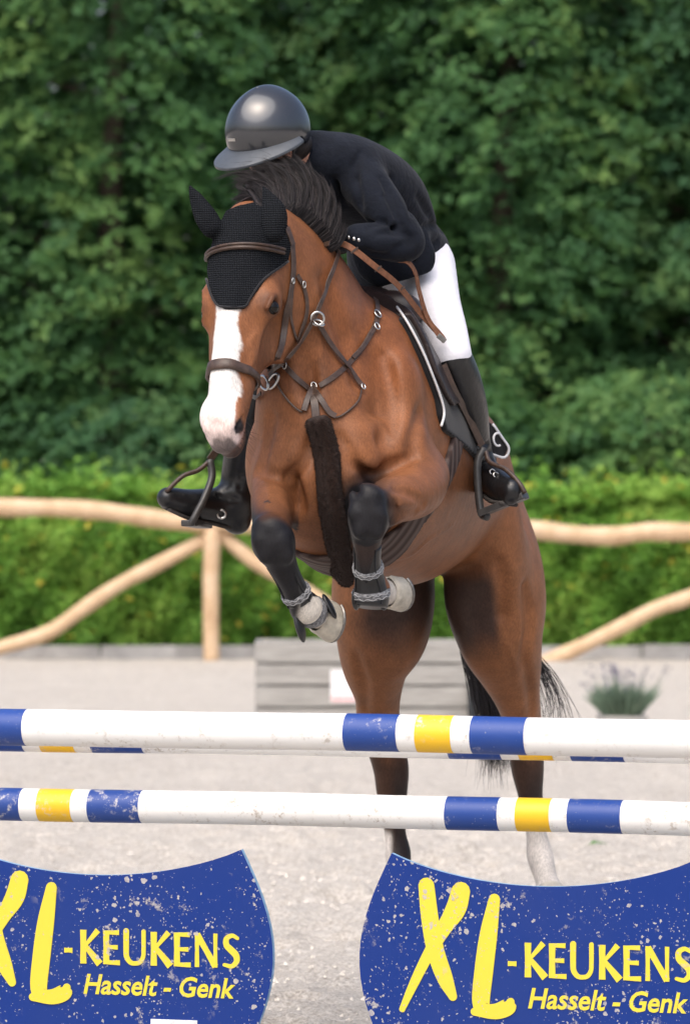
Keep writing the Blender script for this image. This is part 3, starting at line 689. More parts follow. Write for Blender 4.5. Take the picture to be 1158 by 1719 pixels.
# ------------------------------------------------------------------ horse
def build_horse_field():
    S = SDF((-0.42, 14.72, 0.26), (0.78, 17.55, 2.74), 0.0066)
    # trunk
    PU = unit(UPV * 0.92 + FWD * 0.0)
    S.chain([(P(532, 800, 15.50), .12, .15), (P(550, 780, 15.62), .215, .30), (P(586, 752, 15.80), .256, .385), (P(625, 768, 16.0), .272, .375),
             (P(664, 800, 16.35), .292, .345), (P(706, 802, 16.65), .280, .30), (P(735, 834, 16.92), .252, .250), (P(748, 858, 17.2), .18, .19)], LAT, k=.02, n=12)
    # withers and loin
    S.ell(P(612, 590, 16.0), (.10, .30, .17), (LAT, FWD * .95 + UPV * .3, UPV), k=.14)
    S.ell(P(722, 752, 16.75), (.15, .32, .11), (LAT, FWD + UPV * .42, UPV), k=.12)
    # neck: crest to chest
    nd = unit(P(430, 372, 15.36) - P(585, 640, 15.9))
    S.chain([(P(448, 402, 15.42), .090, .135), (P(490, 455, 15.50), .100, .185), (P(532, 535, 15.62), .122, .240), (P(560, 630, 15.74), .165, .30), (P(580, 715, 15.86), .215, .33)], LAT, k=.07, n=10)
    S.ell(P(512, 660, 15.56), (.115, .17, .13), (LAT, UPV, FWD), k=.10)
    # shoulders, breast muscles
    for sx, (a, b, c) in ((1, ((655, 690, 15.78), (668, 770, 15.60), (592, 778, 15.47))), (-1, ((495, 705, 15.86), (470, 790, 15.70), (487, 790, 15.48)))):
        S.ell(P(*a), (.095, .26, .15), (LAT, UPV + FWD * -.35, FWD), k=.09)
        S.ell(P(*b), (.10 if sx > 0 else .088, .15, .12), (LAT, UPV, FWD), k=.06)
        S.ell(P(*c), (.088, .135, .085), (LAT * sx * .9 + UPV * .1, UPV - LAT * sx * .35, FWD), k=.035)
    S.chain([(P(541, 742, 15.42), .008, .02), (P(541, 800, 15.37), .010, .035), (P(550, 860, 15.40), .010, .03)], LAT, k=.05, op='s')
    S.ell(P(672, 655, 15.64), (.055, .10, .07), (LAT, UPV, FWD), k=.06)
    S.chain([(P(503, 585, 15.36), .010, .03), (P(514, 620, 15.40), .012, .035), (P(522, 655, 15.42), .010, .03)], LAT, k=.05, op='s')
    S.chain([(P(615, 560, 15.52), .012, .03), (P(628, 620, 15.52), .014, .035), (P(630, 690, 15.50), .012, .03)], LAT, k=.06, op='s')
    global TRUNK_V
    TRUNK_V = S.v.copy()
    # left foreleg (image right), tightly folded
    S.chain([(P(690, 800, 15.66), .10, .115), (P(688, 822, 15.52), .088, .100), (P(660, 838, 15.36), .072, .080), (P(632, 856, 15.25), .062, .064)], UPV, k=.045)
    S.ell(P(619, 858, 15.205), (.058, .070, .050), (LAT, UPV, FWD), k=.03)
    S.ell(P(613, 832, 15.195), (.050, .038, .036), (LAT, UPV, FWD), k=.02)
    for dx_, dy_ in ((-22, 862), (20, 866), (-14, 890), (16, 892)): S.ell(P(618 + dx_, dy_, 15.18), (.022, .026, .020), (LAT, UPV, FWD), k=.02)
    S.chain([(P(617, 878, 15.22), .056, .054), (P(616, 905, 15.25), .043, .048), (P(617, 940, 15.28), .032, .042), (P(620, 968, 15.32), .034, .043), (P(626, 988, 15.35), .046, .048)], LAT, k=.02)
    S.chain([(P(626, 990, 15.35), .043, .043), (P(642, 994, 15.40), .038, .040), (P(655, 992, 15.44), .042, .044)], UPV, k=.02)
    S.chain([(P(615, 800, 15.41), .010, .030), (P(645, 795, 15.40), .010, .036), (P(680, 778, 15.45), .008, .030)], UPV, k=.035, op='s')
    S.chain([(P(655, 868, 15.22), .006, .030), (P(660, 845, 15.24), .006, .026)], LAT, k=.03, op='s')
    # right foreleg (image left)
    S.chain([(P(472, 770, 15.70), .088, .12), (P(466, 805, 15.56), .078, .10), (P(458, 850, 15.40), .064, .078), (P(457, 890, 15.27), .056, .062)], LAT, k=.045)
    S.ell(P(457, 906, 15.215), (.062, .070, .052), (LAT, UPV, FWD), k=.035)
    S.ell(P(450, 885, 15.20), (.046, .036, .034), (LAT, UPV, FWD), k=.02)
    for x_, y_ in ((436, 908), (474, 908), (446, 932), (480, 932)): S.ell(P(x_, y_, 15.185), (.022, .026, .020), (LAT, UPV, FWD), k=.02)
    S.chain([(P(462, 915, 15.22), .058, .054), (P(473, 945, 15.24), .043, .048), (P(490, 982, 15.28), .032, .040), (P(502, 1004, 15.31), .034, .041), (P(513, 1020, 15.34), .044, .047)], LAT, k=.02)
    S.chain([(P(513, 1020, 15.34), .042, .042), (P(528, 1029, 15.39), .038, .040), (P(540, 1034, 15.43), .042, .044)], UPV, k=.02)
    S.chain([(P(497, 800, 15.42), .009, .034), (P(500, 840, 15.40), .010, .036), (P(494, 875, 15.36), .008, .026)], LAT, k=.035, op='s')
    # hind legs
    S.chain([(P(815, 860, 17.02), .125, .23), (P(828, 940, 16.95), .150, .235), (P(831, 1005, 16.9), .160, .215), (P(838, 1062, 16.88), .137, .165), (P(852, 1110, 16.92), .108, .122),
             (P(866, 1160, 16.98), .076, .092), (P(876, 1205, 17.05), .061, .078), (P(882, 1245, 17.1), .056, .083), (P(885, 1290, 17.1), .053, .060), (P(890, 1335, 17.1), .040, .044),
             (P(899, 1395, 17.12), .033, .037), (P(906, 1437, 17.12), .043, .047), (P(916, 1475, 17.08), .037, .040), (P(924, 1500, 17.05), .046, .050)], LAT, k=.025, n=8)
    S.chain([(P(663, 860, 17.05), .125, .23), (P(647, 940, 16.98), .150, .235), (P(643, 1005, 16.93), .162, .215), (P(641, 1062, 16.9), .147, .165), (P(631, 1110, 16.93), .110, .122),
             (P(634, 1160, 17.0), .077, .092), (P(635, 1205, 17.06), .068, .078), (P(645, 1245, 17.1), .060, .083), (P(656, 1290, 17.1), .058, .060), (P(658, 1335, 17.1), .050, .044),
             (P(663, 1395, 17.12), .035, .037), (P(668, 1435, 17.12), .042, .047), (P(668, 1470, 17.08), .036, .040), (P(668, 1498, 17.05), .045, .050)], LAT, k=.025, n=8)
    for x, y, d in ((905, 1245, 17.2), (648, 1240, 17.2)):
        S.ell(P(x - 14, y - 8, d), (.03, .06, .035), (LAT, UPV, FWD), k=.03)          # point of hock
    # belly and flank folds
    S.ell(P(842, 925, 16.72), (.07, .17, .10), (LAT, UPV, FWD), k=.08)
    S.ell(P(640, 925, 16.78), (.07, .17, .10), (LAT, UPV, FWD), k=.08)
    return S
# head frame: axis from poll to lips, face normal, lateral
H0, H1 = P(398, 368, 15.33), P(361, 728, 15.04)
HA = unit(H1 - H0); HL = float(np.linalg.norm(H1 - H0))
HN = np.array((-0.37, -0.93, 0.0)); HN = unit(HN - HA * np.dot(HN, HA)); HS = np.cross(HA, HN)   # HS points to the horse's ...
if np.dot(HS, LAT) < 0: HS = -HS
def HP(t, s, n):
    """head point: t along the face 0..1, s lateral metres (+ left, image right), n metres out of the face"""
    return H0 + HA * HL * t + HS * s + HN * n
def add_head(S):
    # (t, half width, half depth, centre below face line)
    secs = [(-.03, .074, .075, -.085), (.07, .100, .100, -.095), (.17, .113, .118, -.110), (.29, .112, .134, -.127), (.41, .094, .134, -.129), (.52, .079, .112, -.108), (.64, .068, .088, -.087), (.76, .062, .073, -.075), (.87, .058, .063, -.067), (.95, .053, .052, -.064), (.995, .041, .036, -.062)]
    S.chain([(HP(t, 0, n), a, b) for t, a, b, n in secs], HS, k=.03, n=8)
    for s in (-1, 1):
        S.ell(HP(.36, s * .092, -.070), (.060, .042, .044), (HA, HS, HN), k=.045)           # brow and orbit
        S.ell(HP(.37, s * .080, -.190), (.13, .040, .085), (HA, HS, HN), k=.05)             # jowl
        S.chain([(HP(.40, s * .078, -.085), .016, .016), (HP(.52, s * .068, -.075), .012, .012), (HP(.60, s * .060, -.07), .008, .008)], HN, k=.03)   # facial crest
        S.ell(HP(.90, s * .041, -.034), (.052, .026, .032), (HA + HS * s * .15, HS, HN), k=.025)  # nostril wing
        S.ell(HP(.945, s * .059, -.036), (.026, .016, .010), (HA + HN * -.5 + HS * s * -.35, HS + HN * .5, HN), k=.010, op='s')   # nostril
        S.ell(HP(.45, s * .092, -.15), (.10, .018, .05), (HA, HS, HN), k=.05, op='s')
    S.ell(HP(.955, 0, -.118), (.055, .040, .030), (HA, HS, HN), k=.03)                       # lower lip and chin
    S.chain([(HP(.985, -.045, -.098), .003, .010), (HP(.94, -.056, -.100), .003, .010), (HP(.86, -.058, -.102), .003, .008)], HN, k=.010, op='s')
    S.chain([(HP(.985, .045, -.098), .003, .010), (HP(.94, .056, -.100), .003, .010), (HP(.86, .058, -.102), .003, .008)], HN, k=.010, op='s')
    S.ell(HP(.70, 0, -.002), (.16, .03, .010), (HA, HS, HN), k=.03)
EARS = []
def add_ears(S, cover):
    for sd_, b, m, t in ((-1, P(356, 382, 15.345), P(340, 354, 15.36), P(318, 311, 15.385)), (1, P(461, 390, 15.205), P(459, 354, 15.215), P(442, 312, 15.25))):
        a = unit(t - b); side = unit(np.cross(a, FWD)); g = 1.0 if cover else .62
        S.chain([(b, .032 * g, .030 * g), ((b + m) / 2, (.040 if sd_ > 0 else .034) * g, .032 * g), (m, (.037 if sd_ > 0 else .030) * g, .026 * g), ((m * .45 + t * .55), .019 * g, .013 * g), (t, .003 * g, .003 * g)], side, k=.02)
        if cover:
            f = unit(FWD + LAT * sd_ * .35); f = unit(f - a * np.dot(f, a))
            S.chain([(b * .4 + m * .6 + f * .046, .010, .016), (m + f * .038, .016, .016), (m * .5 + t * .5 + f * .024, .009, .010)], np.cross(a, f), k=.012, op='s')

HF = build_horse_field()
add_head(HF)
def surf(S, px, py, a=14.9, b=17.4):
    o = np.array((0, 0, CAMH)); d = P(px, py, 1.0) - o
    ts = np.arange(a, b, .004); v = S.sample(o + d * ts[:, None]); i = int(np.argmax(v < 0)); return o + d * ts[i]
def crease(px, r, k=.03, op='s', S=HF):
    q = [surf(S, *p) for p in px]; m = len(q)
    S.chain([(p, r * (.45 if i in (0, m - 1) else 1), r * (.45 if i in (0, m - 1) else 1)) for i, p in enumerate(q)], UPV, k=k, op=op)
# muscle edges and skin folds
crease([(598, 826), (622, 802), (652, 788), (690, 768)], .012, .032)
crease([(430, 792), (456, 798), (480, 808), (500, 836), (498, 866)], .013, .032)
crease([(520, 742), (508, 775), (484, 800)], .010, .035)
crease([(572, 735), (592, 772), (618, 796)], .010, .035)
crease([(640, 600), (655, 650), (660, 705), (640, 740)], .012, .05)
crease([(705, 690), (694, 735), (690, 765)], .010, .04)
crease([(455, 700), (448, 740), (440, 780)], .010, .04)
crease([(545, 470), (560, 520), (580, 575), (600, 640)], .010, .06)
crease([(655, 880), (676, 862), (700, 858)], .008, .025)
crease([(662, 822), (690, 830), (712, 846)], .007, .025)
crease([(835, 945), (842, 985), (840, 1030)], .012, .05)
crease([(880, 985), (888, 1040), (880, 1100)], .010, .04)
crease([(598, 1100), (612, 1150), (612, 1190)], .008, .035)
crease([(880, 1110), (890, 1160), (892, 1195)], .008, .035)
# veins
for q in ([(670, 800), (655, 806), (648, 822), (634, 830)], [(620, 700), (640, 712), (652, 735), (668, 748)], [(445, 810), (452, 832), (446, 852)], [(430, 560), (418, 582), (425, 602), (415, 624)], [(760, 880), (720, 905), (690, 930), (650, 940)], [(850, 1080), (862, 1110), (866, 1150)]):
    crease(q, .0038, .012, 'u')
_e = surf(HF, 459, 512) - H0
EYE_T, EYE_S, EYE_N = float(_e @ HA / HL), float(_e @ HS) + .002, float(_e @ HN) - .004
for s_ in (-1, 1):
    HF.ell(HP(EYE_T, s_ * EYE_S, EYE_N), (.027, .016, .018), (HA - HN * .25, HS, HN), k=.012, op='s')
    HF.chain([(HP(EYE_T - .045, s_ * (EYE_S - .006), EYE_N + .004), .006, .006), (HP(EYE_T - .02, s_ * EYE_S, EYE_N + .022), .008, .008), (HP(EYE_T + .03, s_ * (EYE_S - .012), EYE_N + .024), .006, .006)], HA, k=.014)
S_noears = HF.v.copy()
HV, HFc = HF.surface(3)
HT = BVHTree.FromPolygons(HV.tolist(), HFc.tolist())
add_ears(HF, False)
HV, HFc = HF.surface(5)
def on_horse(px, py, off=0.0, tree=None):
    """point of the horse's skin seen at a photo pixel, lifted off along the surface normal"""
    o = Vector((0, 0, CAMH)); d = Vector(P(px, py, 15)) - o; d.normalize()
    h = (tree or HT).ray_cast(o, d)
    if h[0] is None: return None, None
    n = np.array(h[1])
    if np.dot(n, np.array(d)) > 0: n = -n
    return np.array(h[0]) + n * off, n

# coat colours by position
def coat(V):
    x, y = proj(V); d = V[:, 1]
    rng = np.random.default_rng(4)
    # soft noise from summed sines
    def sn(f, ph): return (np.sin(V[:, 0] * f + ph) * np.sin(V[:, 1] * f * 1.13 + ph * 2) + np.sin(V[:, 2] * f * .91 + ph * 3) * np.sin(V[:, 0] * f * 1.7 + V[:, 2] * f)) * .5
    bay = np.array((.204, .080, .034)); dark = np.array((.085, .034, .018)); black = np.array((.009, .0085, .010)); white = np.array((.72, .68, .64)); pink = np.array((.62, .40, .36))
    c = np.tile(bay, (len(V), 1)) * (1 + .13 * sn(9, 1) + .07 * sn(31, 2))[:, None]
    def put(col, f):
        nonlocal c
        c = c * (1 - f[:, None]) + np.asarray(col) * f[:, None]
    q = V - H0; t = q @ HA / HL; s = q @ HS; n = q @ HN
    head = (d < 15.56) & (t > -.2) & (t < 1.1) & (np.abs(s) < .16) & (n > -.34)
    # paler underside of the belly and flank, redder neck side
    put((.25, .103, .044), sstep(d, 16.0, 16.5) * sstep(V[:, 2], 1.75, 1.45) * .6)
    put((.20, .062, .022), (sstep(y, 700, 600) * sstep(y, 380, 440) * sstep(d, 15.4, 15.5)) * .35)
    put((.055, .024, .015), sstep(np.hypot((x - 525) / 46, (y - 610) / 95), 1.15, .35) * (d > 15.3) * ~head * (.5 + .25 * sn(14, 3)))  # dark throat: shade on the neck painted in together with smutty hair
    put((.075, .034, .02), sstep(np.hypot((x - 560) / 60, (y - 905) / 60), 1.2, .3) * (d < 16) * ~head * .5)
    # face
    put((.10, .042, .022), head * sstep(np.hypot((t - EYE_T) * HL * 1.0, (np.abs(s) - EYE_S) * .8, ), .05, .022) * sstep(n, -.16, -.11) * .8)
    put((.13, .052, .03), head * sstep(t, .42, .6) * sstep(n, -.06, -.10) * .45)
    bl = .037 + .004 * sn(60, .5) + .003 * sn(170, .1) + sstep(t, .60, .82) * .020 + np.where((s > 0) & (t > .50) & (t < .68), .016 * np.sin((t - .5) / .18 * math.pi), 0)
    cx = -.004 + .018 * np.exp(-((t - .60) / .07) ** 2) * 0
    f = head * sstep(np.abs(s - cx), bl + .004, bl - .004) * sstep(t, .12, .2) * sstep(n, -.09, -.06)
    put(white, f)
    mz = head * sstep(t + .03 * sn(40, 2), .84, .98) * sstep(np.abs(s), .066, .050)
    put(pink, mz * sstep(n, -.115, -.085) * .55)
    put((.035, .028, .028), head * sstep(t + .02 * sn(90, 1), .985, 1.015) * .85)
    put((.05, .035, .032), head * (t > .8) * sstep(n, -.095, -.115) * .75)
    ns = np.minimum(np.hypot((t - .948) * HL * .8, (s - .057) * 1.0), np.hypot((t - .948) * HL * .8, (s + .057))) + np.abs(n + .040) * .8
    put((.02, .014, .014), head * sstep(ns, .028, .018))
    # black points: knees and below
    _pl = [(468, 790), (457, 906), (490, 982), (513, 1020), (550, 1040)]; _d = np.full(len(V), 1e9)
    for (ax_, ay_), (bx_, by_) in zip(_pl[:-1], _pl[1:]):
        _t = np.clip(((x - ax_) * (bx_ - ax_) + (y - ay_) * (by_ - ay_)) / ((bx_ - ax_) ** 2 + (by_ - ay_) ** 2), 0, 1); _d = np.minimum(_d, np.hypot(x - ax_ - _t * (bx_ - ax_), y - ay_ - _t * (by_ - ay_)))
    legR = (_d < np.where(y < 925, 41, 56)) & (d < 15.50) & (y > 770) & (t > .95) ; legL = (x > 566) & (x < 735) & (d < 15.62) & (y > 770)
    put(black * 1.2, legR * sstep(y + 6 * sn(50, 1) - (x - 455) * .25, 836, 880))
    kd = np.hypot((x - 614) * .95, (y - 862) * .72)
    put(black * 1.3, legL * np.maximum(sstep(kd + 4 * sn(50, 1), 58, 34), sstep(y, 885, 905) * (x < 645) * (d < 15.45)))
    put((.06, .035, .026), legL * sstep(kd, 78, 46) * (kd > 40) * .5)
    # hind: inner thighs dark from bare skin and painted-in shade, dark hocks and cannons, white pasterns
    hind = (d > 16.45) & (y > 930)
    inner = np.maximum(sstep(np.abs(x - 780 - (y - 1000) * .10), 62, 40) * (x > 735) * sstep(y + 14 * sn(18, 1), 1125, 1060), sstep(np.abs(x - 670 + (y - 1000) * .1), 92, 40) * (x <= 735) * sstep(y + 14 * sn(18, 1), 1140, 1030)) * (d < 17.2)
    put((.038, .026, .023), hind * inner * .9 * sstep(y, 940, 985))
    put((.035, .02, .015), hind * sstep(y + 12 * sn(40, 1), 1225, 1290) * .88)
    put((.02, .017, .017), hind * sstep(y, 1255, 1345) * (np.where(x < 780, sstep(x, 648, 668), sstep(x, 850, 905))) * .8)
    put((.66, .60, .54), hind * (x > 780) * sstep(y + 9 * sn(70, 1), 1345, 1385))
    put((.66, .60, .54), hind * (x < 780) * sstep(y + 9 * sn(70, 1), 1385, 1410) * sstep(x, 662, 652))
    # white front pasterns
    put((.62, .57, .50), (legR) * sstep(x + .2 * (y - 1020), 496, 512) * (y > 1002))
    put((.55, .50, .44), (x > 634) & (x < 700) & (y > 945) & (y < 1040) & (d > 15.35) & (d < 15.6) & (V[:, 2] < 1.52))
    return np.clip(c, 0, 1)
def coat_material():
    m, nt, b = mat_new('horse_coat')
    a = N(nt, 'ShaderNodeAttribute', attribute_name='coat')
    vc = objcoord(nt)
    mp = N(nt, 'ShaderNodeMapping'); mp.inputs['Scale'].default_value = (1, 1, .25); nt.links.new(vc, mp.inputs[0])
    n1 = noise(nt, 260, 4, .6, mp.outputs[0]); n2 = noise(nt, 14, 5, .6, vc)
    v = ramp(nt, n1, [(.3, (.74, .74, .74)), (.7, (1.24, 1.24, 1.24))]); w = ramp(nt, n2, [(.3, (.78, .78, .78)), (.7, (1.18, 1.18, 1.18))])
    c = mixc(nt, 1.0, a.outputs['Color'], v, 'MULTIPLY'); c = mixc(nt, 1.0, c, w, 'MULTIPLY')
    nt.links.new(c, b.inputs['Base Color'])
    b.inputs['Roughness'].default_value = .46; b.inputs['Specular IOR Level'].default_value = .20
    n3 = noise(nt, 7, 4, .6, vc)
    mx = N(nt, 'ShaderNodeMath', operation='MULTIPLY_ADD', i_1=0.12); nt.links.new(n1, mx.inputs[0]); nt.links.new(n3, mx.inputs[2])
    bump(nt, b, mx.outputs[0], .35, .012)
    return m
M_coat = coat_material()
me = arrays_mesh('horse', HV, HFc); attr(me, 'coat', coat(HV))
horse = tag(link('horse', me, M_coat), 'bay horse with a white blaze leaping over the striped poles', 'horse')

M_eye = simple('eye_glaze', (.006, .004, .003), rough=.12, spec=.3, bmp=0)
M_hoof = simple('hoof_horn', (.46, .42, .35), rough=.5, spec=.3, var=.3, scale=30, bmp=.5, bdist=.004)
M_hoof_dark = simple('hoof_dark', (.07, .06, .055), rough=.5, spec=.3, var=.3, scale=30, bmp=.4, bdist=.003)
M_steel = simple('steel', (.55, .54, .52), rough=.28, metal=1, var=.1, bmp=0)
M_iron = simple('shoe_iron', (.2, .19, .18), rough=.45, metal=1, var=.3, bmp=.2)
def uvsphere(c, r, n=16, m=10, axes=None):
    vs = []; fs = []
    A = np.eye(3) if axes is None else np.array([unit(a) for a in axes]); r = np.ones(3) * np.asarray(r)
    for i in range(m + 1):
        for j in range(n):
            a, b = math.pi * i / m, 2 * math.pi * j / n
            q = np.array((math.sin(a) * math.cos(b), math.sin(a) * math.sin(b), math.cos(a))) * r
            vs.append(np.asarray(c) + q @ A)
    for i in range(m):
        for j in range(n):
            fs.append((i * n + j, (i + 1) * n + j, (i + 1) * n + (j + 1) % n, i * n + (j + 1) % n))
    return vs, fs
for s_ in (-1, 1):
    MB().add(*uvsphere(HP(EYE_T, s_ * (EYE_S - (.015 if s_ > 0 else .036)), EYE_N - .011), .0235)).build('eye', M_eye, horse, True)
def hoof(cor, ground, side, r0, r1, mat):
    """horn capsule from coronet to bearing edge, toe along side direction"""
    cor, ground = np.asarray(cor), np.asarray(ground); ax = unit(ground - cor); u = unit(np.asarray(side) - ax * np.dot(side, ax)); v = np.cross(ax, u)
    L = np.linalg.norm(ground - cor); m = MB(); rings = []
    for t, r, sh in ((-.12, r0 * .9, 0), (0, r0 * 1.04, 0), (.25, r0 + (r1 - r0) * .25, .004), (.6, r0 + (r1 - r0) * .62, .010), (.95, r1 * .99, .016), (1.0, r1 * .96, .016)):
        ring = []
        for a in np.arange(24) * math.pi / 12:
            k = 1.0 + .10 * math.cos(a) - (.16 if abs(a - math.pi) < .35 else 0)
            ring.append(cor + ax * L * (t - (.10 * (1 - math.cos(a)) * .5 if t > .3 else 0)) + u * (r * k * math.cos(a) + sh) + v * r * .94 * math.sin(a))
        rings.append(ring)
    n = 24; vs = [p for r in rings for p in r]
    fs = [(i * n + j, i * n + (j + 1) % n, (i + 1) * n + (j + 1) % n, (i + 1) * n + j) for i in range(len(rings) - 1) for j in range(n)] + [tuple((len(rings) - 1) * n + j for j in range(n))]
    o = m.add(vs, fs).build('hoof', mat, horse, True)
    pts = [rings[-1][j] + ax * .004 - (rings[-1][j] - ground) * .10 for j in list(range(15, 24)) + list(range(0, 10))]
    MB().tube(pts, 1, flat=(.010, .005), nrm=[ax] * len(pts)).build('horseshoe', M_iron, o)
    return o
hoof(P(534, 1028, 15.42), P(557, 1032, 15.455), UPV * -1 + FWD * .2, .056, .062, M_hoof)
hoof(P(648, 990, 15.42), P(668, 984, 15.47), UPV * -1 + FWD * .2, .051, .056, M_hoof)
hoof(P(923, 1496, 17.05), P(934, 1534, 17.0), FWD, .050, .062, M_hoof)
hoof(P(668, 1494, 17.05), P(668, 1532, 17.0), FWD, .050, .062, M_hoof_dark)
# ------------------------------------------------------------------ tack
M_leather = simple('brown_leather', (.055, .033, .024), rough=.42, spec=.45, var=.35, scale=60, bmp=.3)
M_rein = simple('tan_rein_leather', (.20, .085, .045), rough=.6, spec=.3, var=.3, scale=90, bmp=.4)
M_blackcloth = simple('black_cloth', (.012, .012, .014), rough=.85, spec=.2, var=.3, scale=300, bmp=.4, sheen=.15)
M_blackleather = simple('black_leather', (.010, .010, .011), rough=.35, spec=.5, var=.3, scale=50, bmp=.25)
M_piping = simple('silver_piping', (.62, .62, .63), rough=.35, spec=.6, var=.1, bmp=0)
M_fleece = simple('dark_brown_fleece', (.034, .017, .012), rough=.95, spec=.05, var=.5, scale=260, bmp=1.0, bdist=.006, sheen=.1)
M_strapband = simple('grey_strap_webbing', (.16, .16, .165), rough=.7, spec=.3, var=.8, scale=130, bmp=.5)
def knit_material():
    m, nt, b = mat_new('black_crochet')
    v = objcoord(nt)
    w1 = N(nt, 'ShaderNodeTexWave', wave_type='BANDS', bands_direction='Z', i_Scale=48.0, i_Distortion=2.5, i_Detail=2.0); nt.links.new(v, w1.inputs[0])
    w2 = N(nt, 'ShaderNodeTexWave', wave_type='BANDS', bands_direction='X', i_Scale=60.0, i_Distortion=3.0, i_Detail=2.0); nt.links.new(v, w2.inputs[0])
    c = mixc(nt, .5, w1.outputs['Fac'], w2.outputs['Fac'])
    nt.links.new(ramp(nt, c, [(.3, (.005, .0055, .0065)), (.7, (.019, .021, .025))]), b.inputs['Base Color'])
    b.inputs['Roughness'].default_value = .95; b.inputs['Specular IOR Level'].default_value = .06
    bump(nt, b, c, .9, .004); return m
M_knit = knit_material()
def clip_field(lo, hi, h, off, region, add=None, base=None):
    """skin of the horse grown by off inside region(X,Y,Z) <= 0"""
    S = SDF(lo, hi, h); X, Y, Z = np.meshgrid(*S.ax, indexing='ij'); pts = np.stack((X.ravel(), Y.ravel(), Z.ravel()), 1)
    keep = HF.v
    if base is not None: HF.v = base
    d = HF.sample(pts).reshape(X.shape) - off
    HF.v = keep
    S.v = np.maximum(d, region(X, Y, Z)).astype(np.float32)
    if add: add(S)
    return S
def field_obj(S, name, mat, parent=None, smooth=3):
    V, F = S.surface(smooth); return link(name, arrays_mesh(name, V, F), mat, parent)
def near_horse(p, off=0.0):
    h = HT.find_nearest(Vector(p)); n = np.array(h[1]); return np.array(h[0]) + n * off, n
def drape(px, off=.004, n=8):
    """strap path: photo pixels laid on the horse's skin"""
    q = catmull([np.array(p, float) for p in px], n); pts, nr = [], []
    for p in q:
        a, b = on_horse(p[0], p[1], off)
        if a is not None: pts.append(a); nr.append(b)
    for _ in range(4):
        pts = [pts[0]] + [(pts[i - 1] + 2 * pts[i] + pts[i + 1]) / 4 for i in range(1, len(pts) - 1)] + [pts[-1]]
        nr = [nr[0]] + [unit(nr[i - 1] + 2 * nr[i] + nr[i + 1]) for i in range(1, len(nr) - 1)] + [nr[-1]]
    return pts, nr
def strap(name, pts, nr, hw, ht, mat, parent):
    o = MB().tube(pts, 1, flat=(hw, ht * .65), nrm=nr).build(name, mat, parent, True)
    o.data.set_sharp_from_angle(angle=math.radians(32)); return o
def mirror_head(pts, off):
    out, nr = [], []
    for p in pts:
        q = p - H0; m = H0 + HA * (q @ HA) - HS * (q @ HS) + HN * (q @ HN)
        a, b = near_horse(m, off); out.append(a); nr.append(b)
    return out, nr
def head_ring(t0, a0, a1, off, tilt=0.0, n=40, depth=-.09):
    """strap round the head at t0, angles from the face normal towards the left cheek"""
    c = HP(t0, 0, depth); pts, nr = [], []
    for a in np.radians(np.linspace(a0, a1, n)):
        d = unit(HN * math.cos(a) + HS * math.sin(a) + HA * (tilt * (1 - math.cos(a))))
        h = HT.ray_cast(Vector(c), Vector(d))
        q = np.array(h[0]) if h[0] is not None else c + d * .1
        pts.append(q + d * off); nr.append(d)
    return pts, nr

# ear bonnet
BON = [(344, 428), (351, 480), (363, 511), (379, 520), (410, 519), (421, 504), (445, 470), (484, 438), (492, 400), (480, 372), (462, 352), (433, 338), (400, 345), (376, 355), (338, 380)]
def bon_region(X, Y, Z):
    x, y = 579 + X / Y * FPX, HZN + (CAMH - Z) / Y * FPX
    return np.maximum(polydist(x.astype(np.float32), y.astype(np.float32), BON) * (15.3 / FPX), Y - 15.50)
lo = np.minimum(HP(-.1, 0, 0), HP(.5, 0, 0)) - .22; hi = np.maximum(HP(-.1, 0, 0), HP(.5, 0, 0)) + .22
SB = clip_field(lo, hi, .0045, .006, bon_region, add=lambda S: add_ears(S, True), base=S_noears)
bonnet = tag(field_obj(SB, 'ear_bonnet', M_knit), 'black crocheted ear bonnet over the horse\'s ears and forehead', 'ear bonnet')
pts, nr = drape([(346, 432), (352, 480), (364, 509), (380, 517), (410, 516), (420, 503), (444, 469), (481, 439)], .007)
MB().tube(pts, .0035, 8).build('piped_edge', M_blackcloth, bonnet, True)

# bridle
bridle = tag(empty('bridle', tuple(HP(.2, 0, 0))), 'brown leather bridle with raised noseband on the horse\'s head', 'bridle')
def tq(px, py):
    a, _ = on_horse(px, py); return float((a - H0) @ HA / HL)
tb, tn = tq(420, 417), tq(385, 612)
pts, nr = head_ring(tb, -78, 84, .011, tilt=-.16)
bb = strap('browband', pts, nr, .0105, .005, M_leather, bridle)
for k in (-.006, .006):
    MB().tube([p + n_ * .004 + HA * k for p, n_ in zip(pts, nr)], .0045, 6).build('raised_cord', M_leather, bb, True)
pts, nr = head_ring(tn, -180, 180, .006, tilt=-.08, n=56)
MB().tube(pts, [1.35 - .35 * min(1, abs(a) / 75) for a in np.linspace(-180, 180, 56)], flat=(.0125, .006), nrm=nr).build('noseband', M_leather, bridle, True)
chk, cn = drape([(489, 410), (491, 440), (490, 466), (484, 507), (474, 572), (462, 606), (456, 622)], .005)
strap('cheekpiece', chk, cn, .0095, .0035, M_leather, bridle)
m_, n_ = mirror_head(chk, .006); strap('cheekpiece', m_, n_, .0095, .0035, M_leather, bridle)
pts, nr = drape([(497, 462), (507, 480), (513, 505), (512, 530), (503, 556), (497, 574)], .006); strap('throatlash', pts, nr, .007, .003, M_leather, bridle)
pts, nr = drape([(479, 383), (484, 397), (489, 412)], .008); strap('headpiece', pts, nr, .010, .004, M_leather, bridle)
pts, nr = drape([(490, 470), (488, 500), (487, 530), (492, 560), (498, 574)], .006); strap('cheek_strap', pts, nr, .0045, .0025, M_leather, bridle)
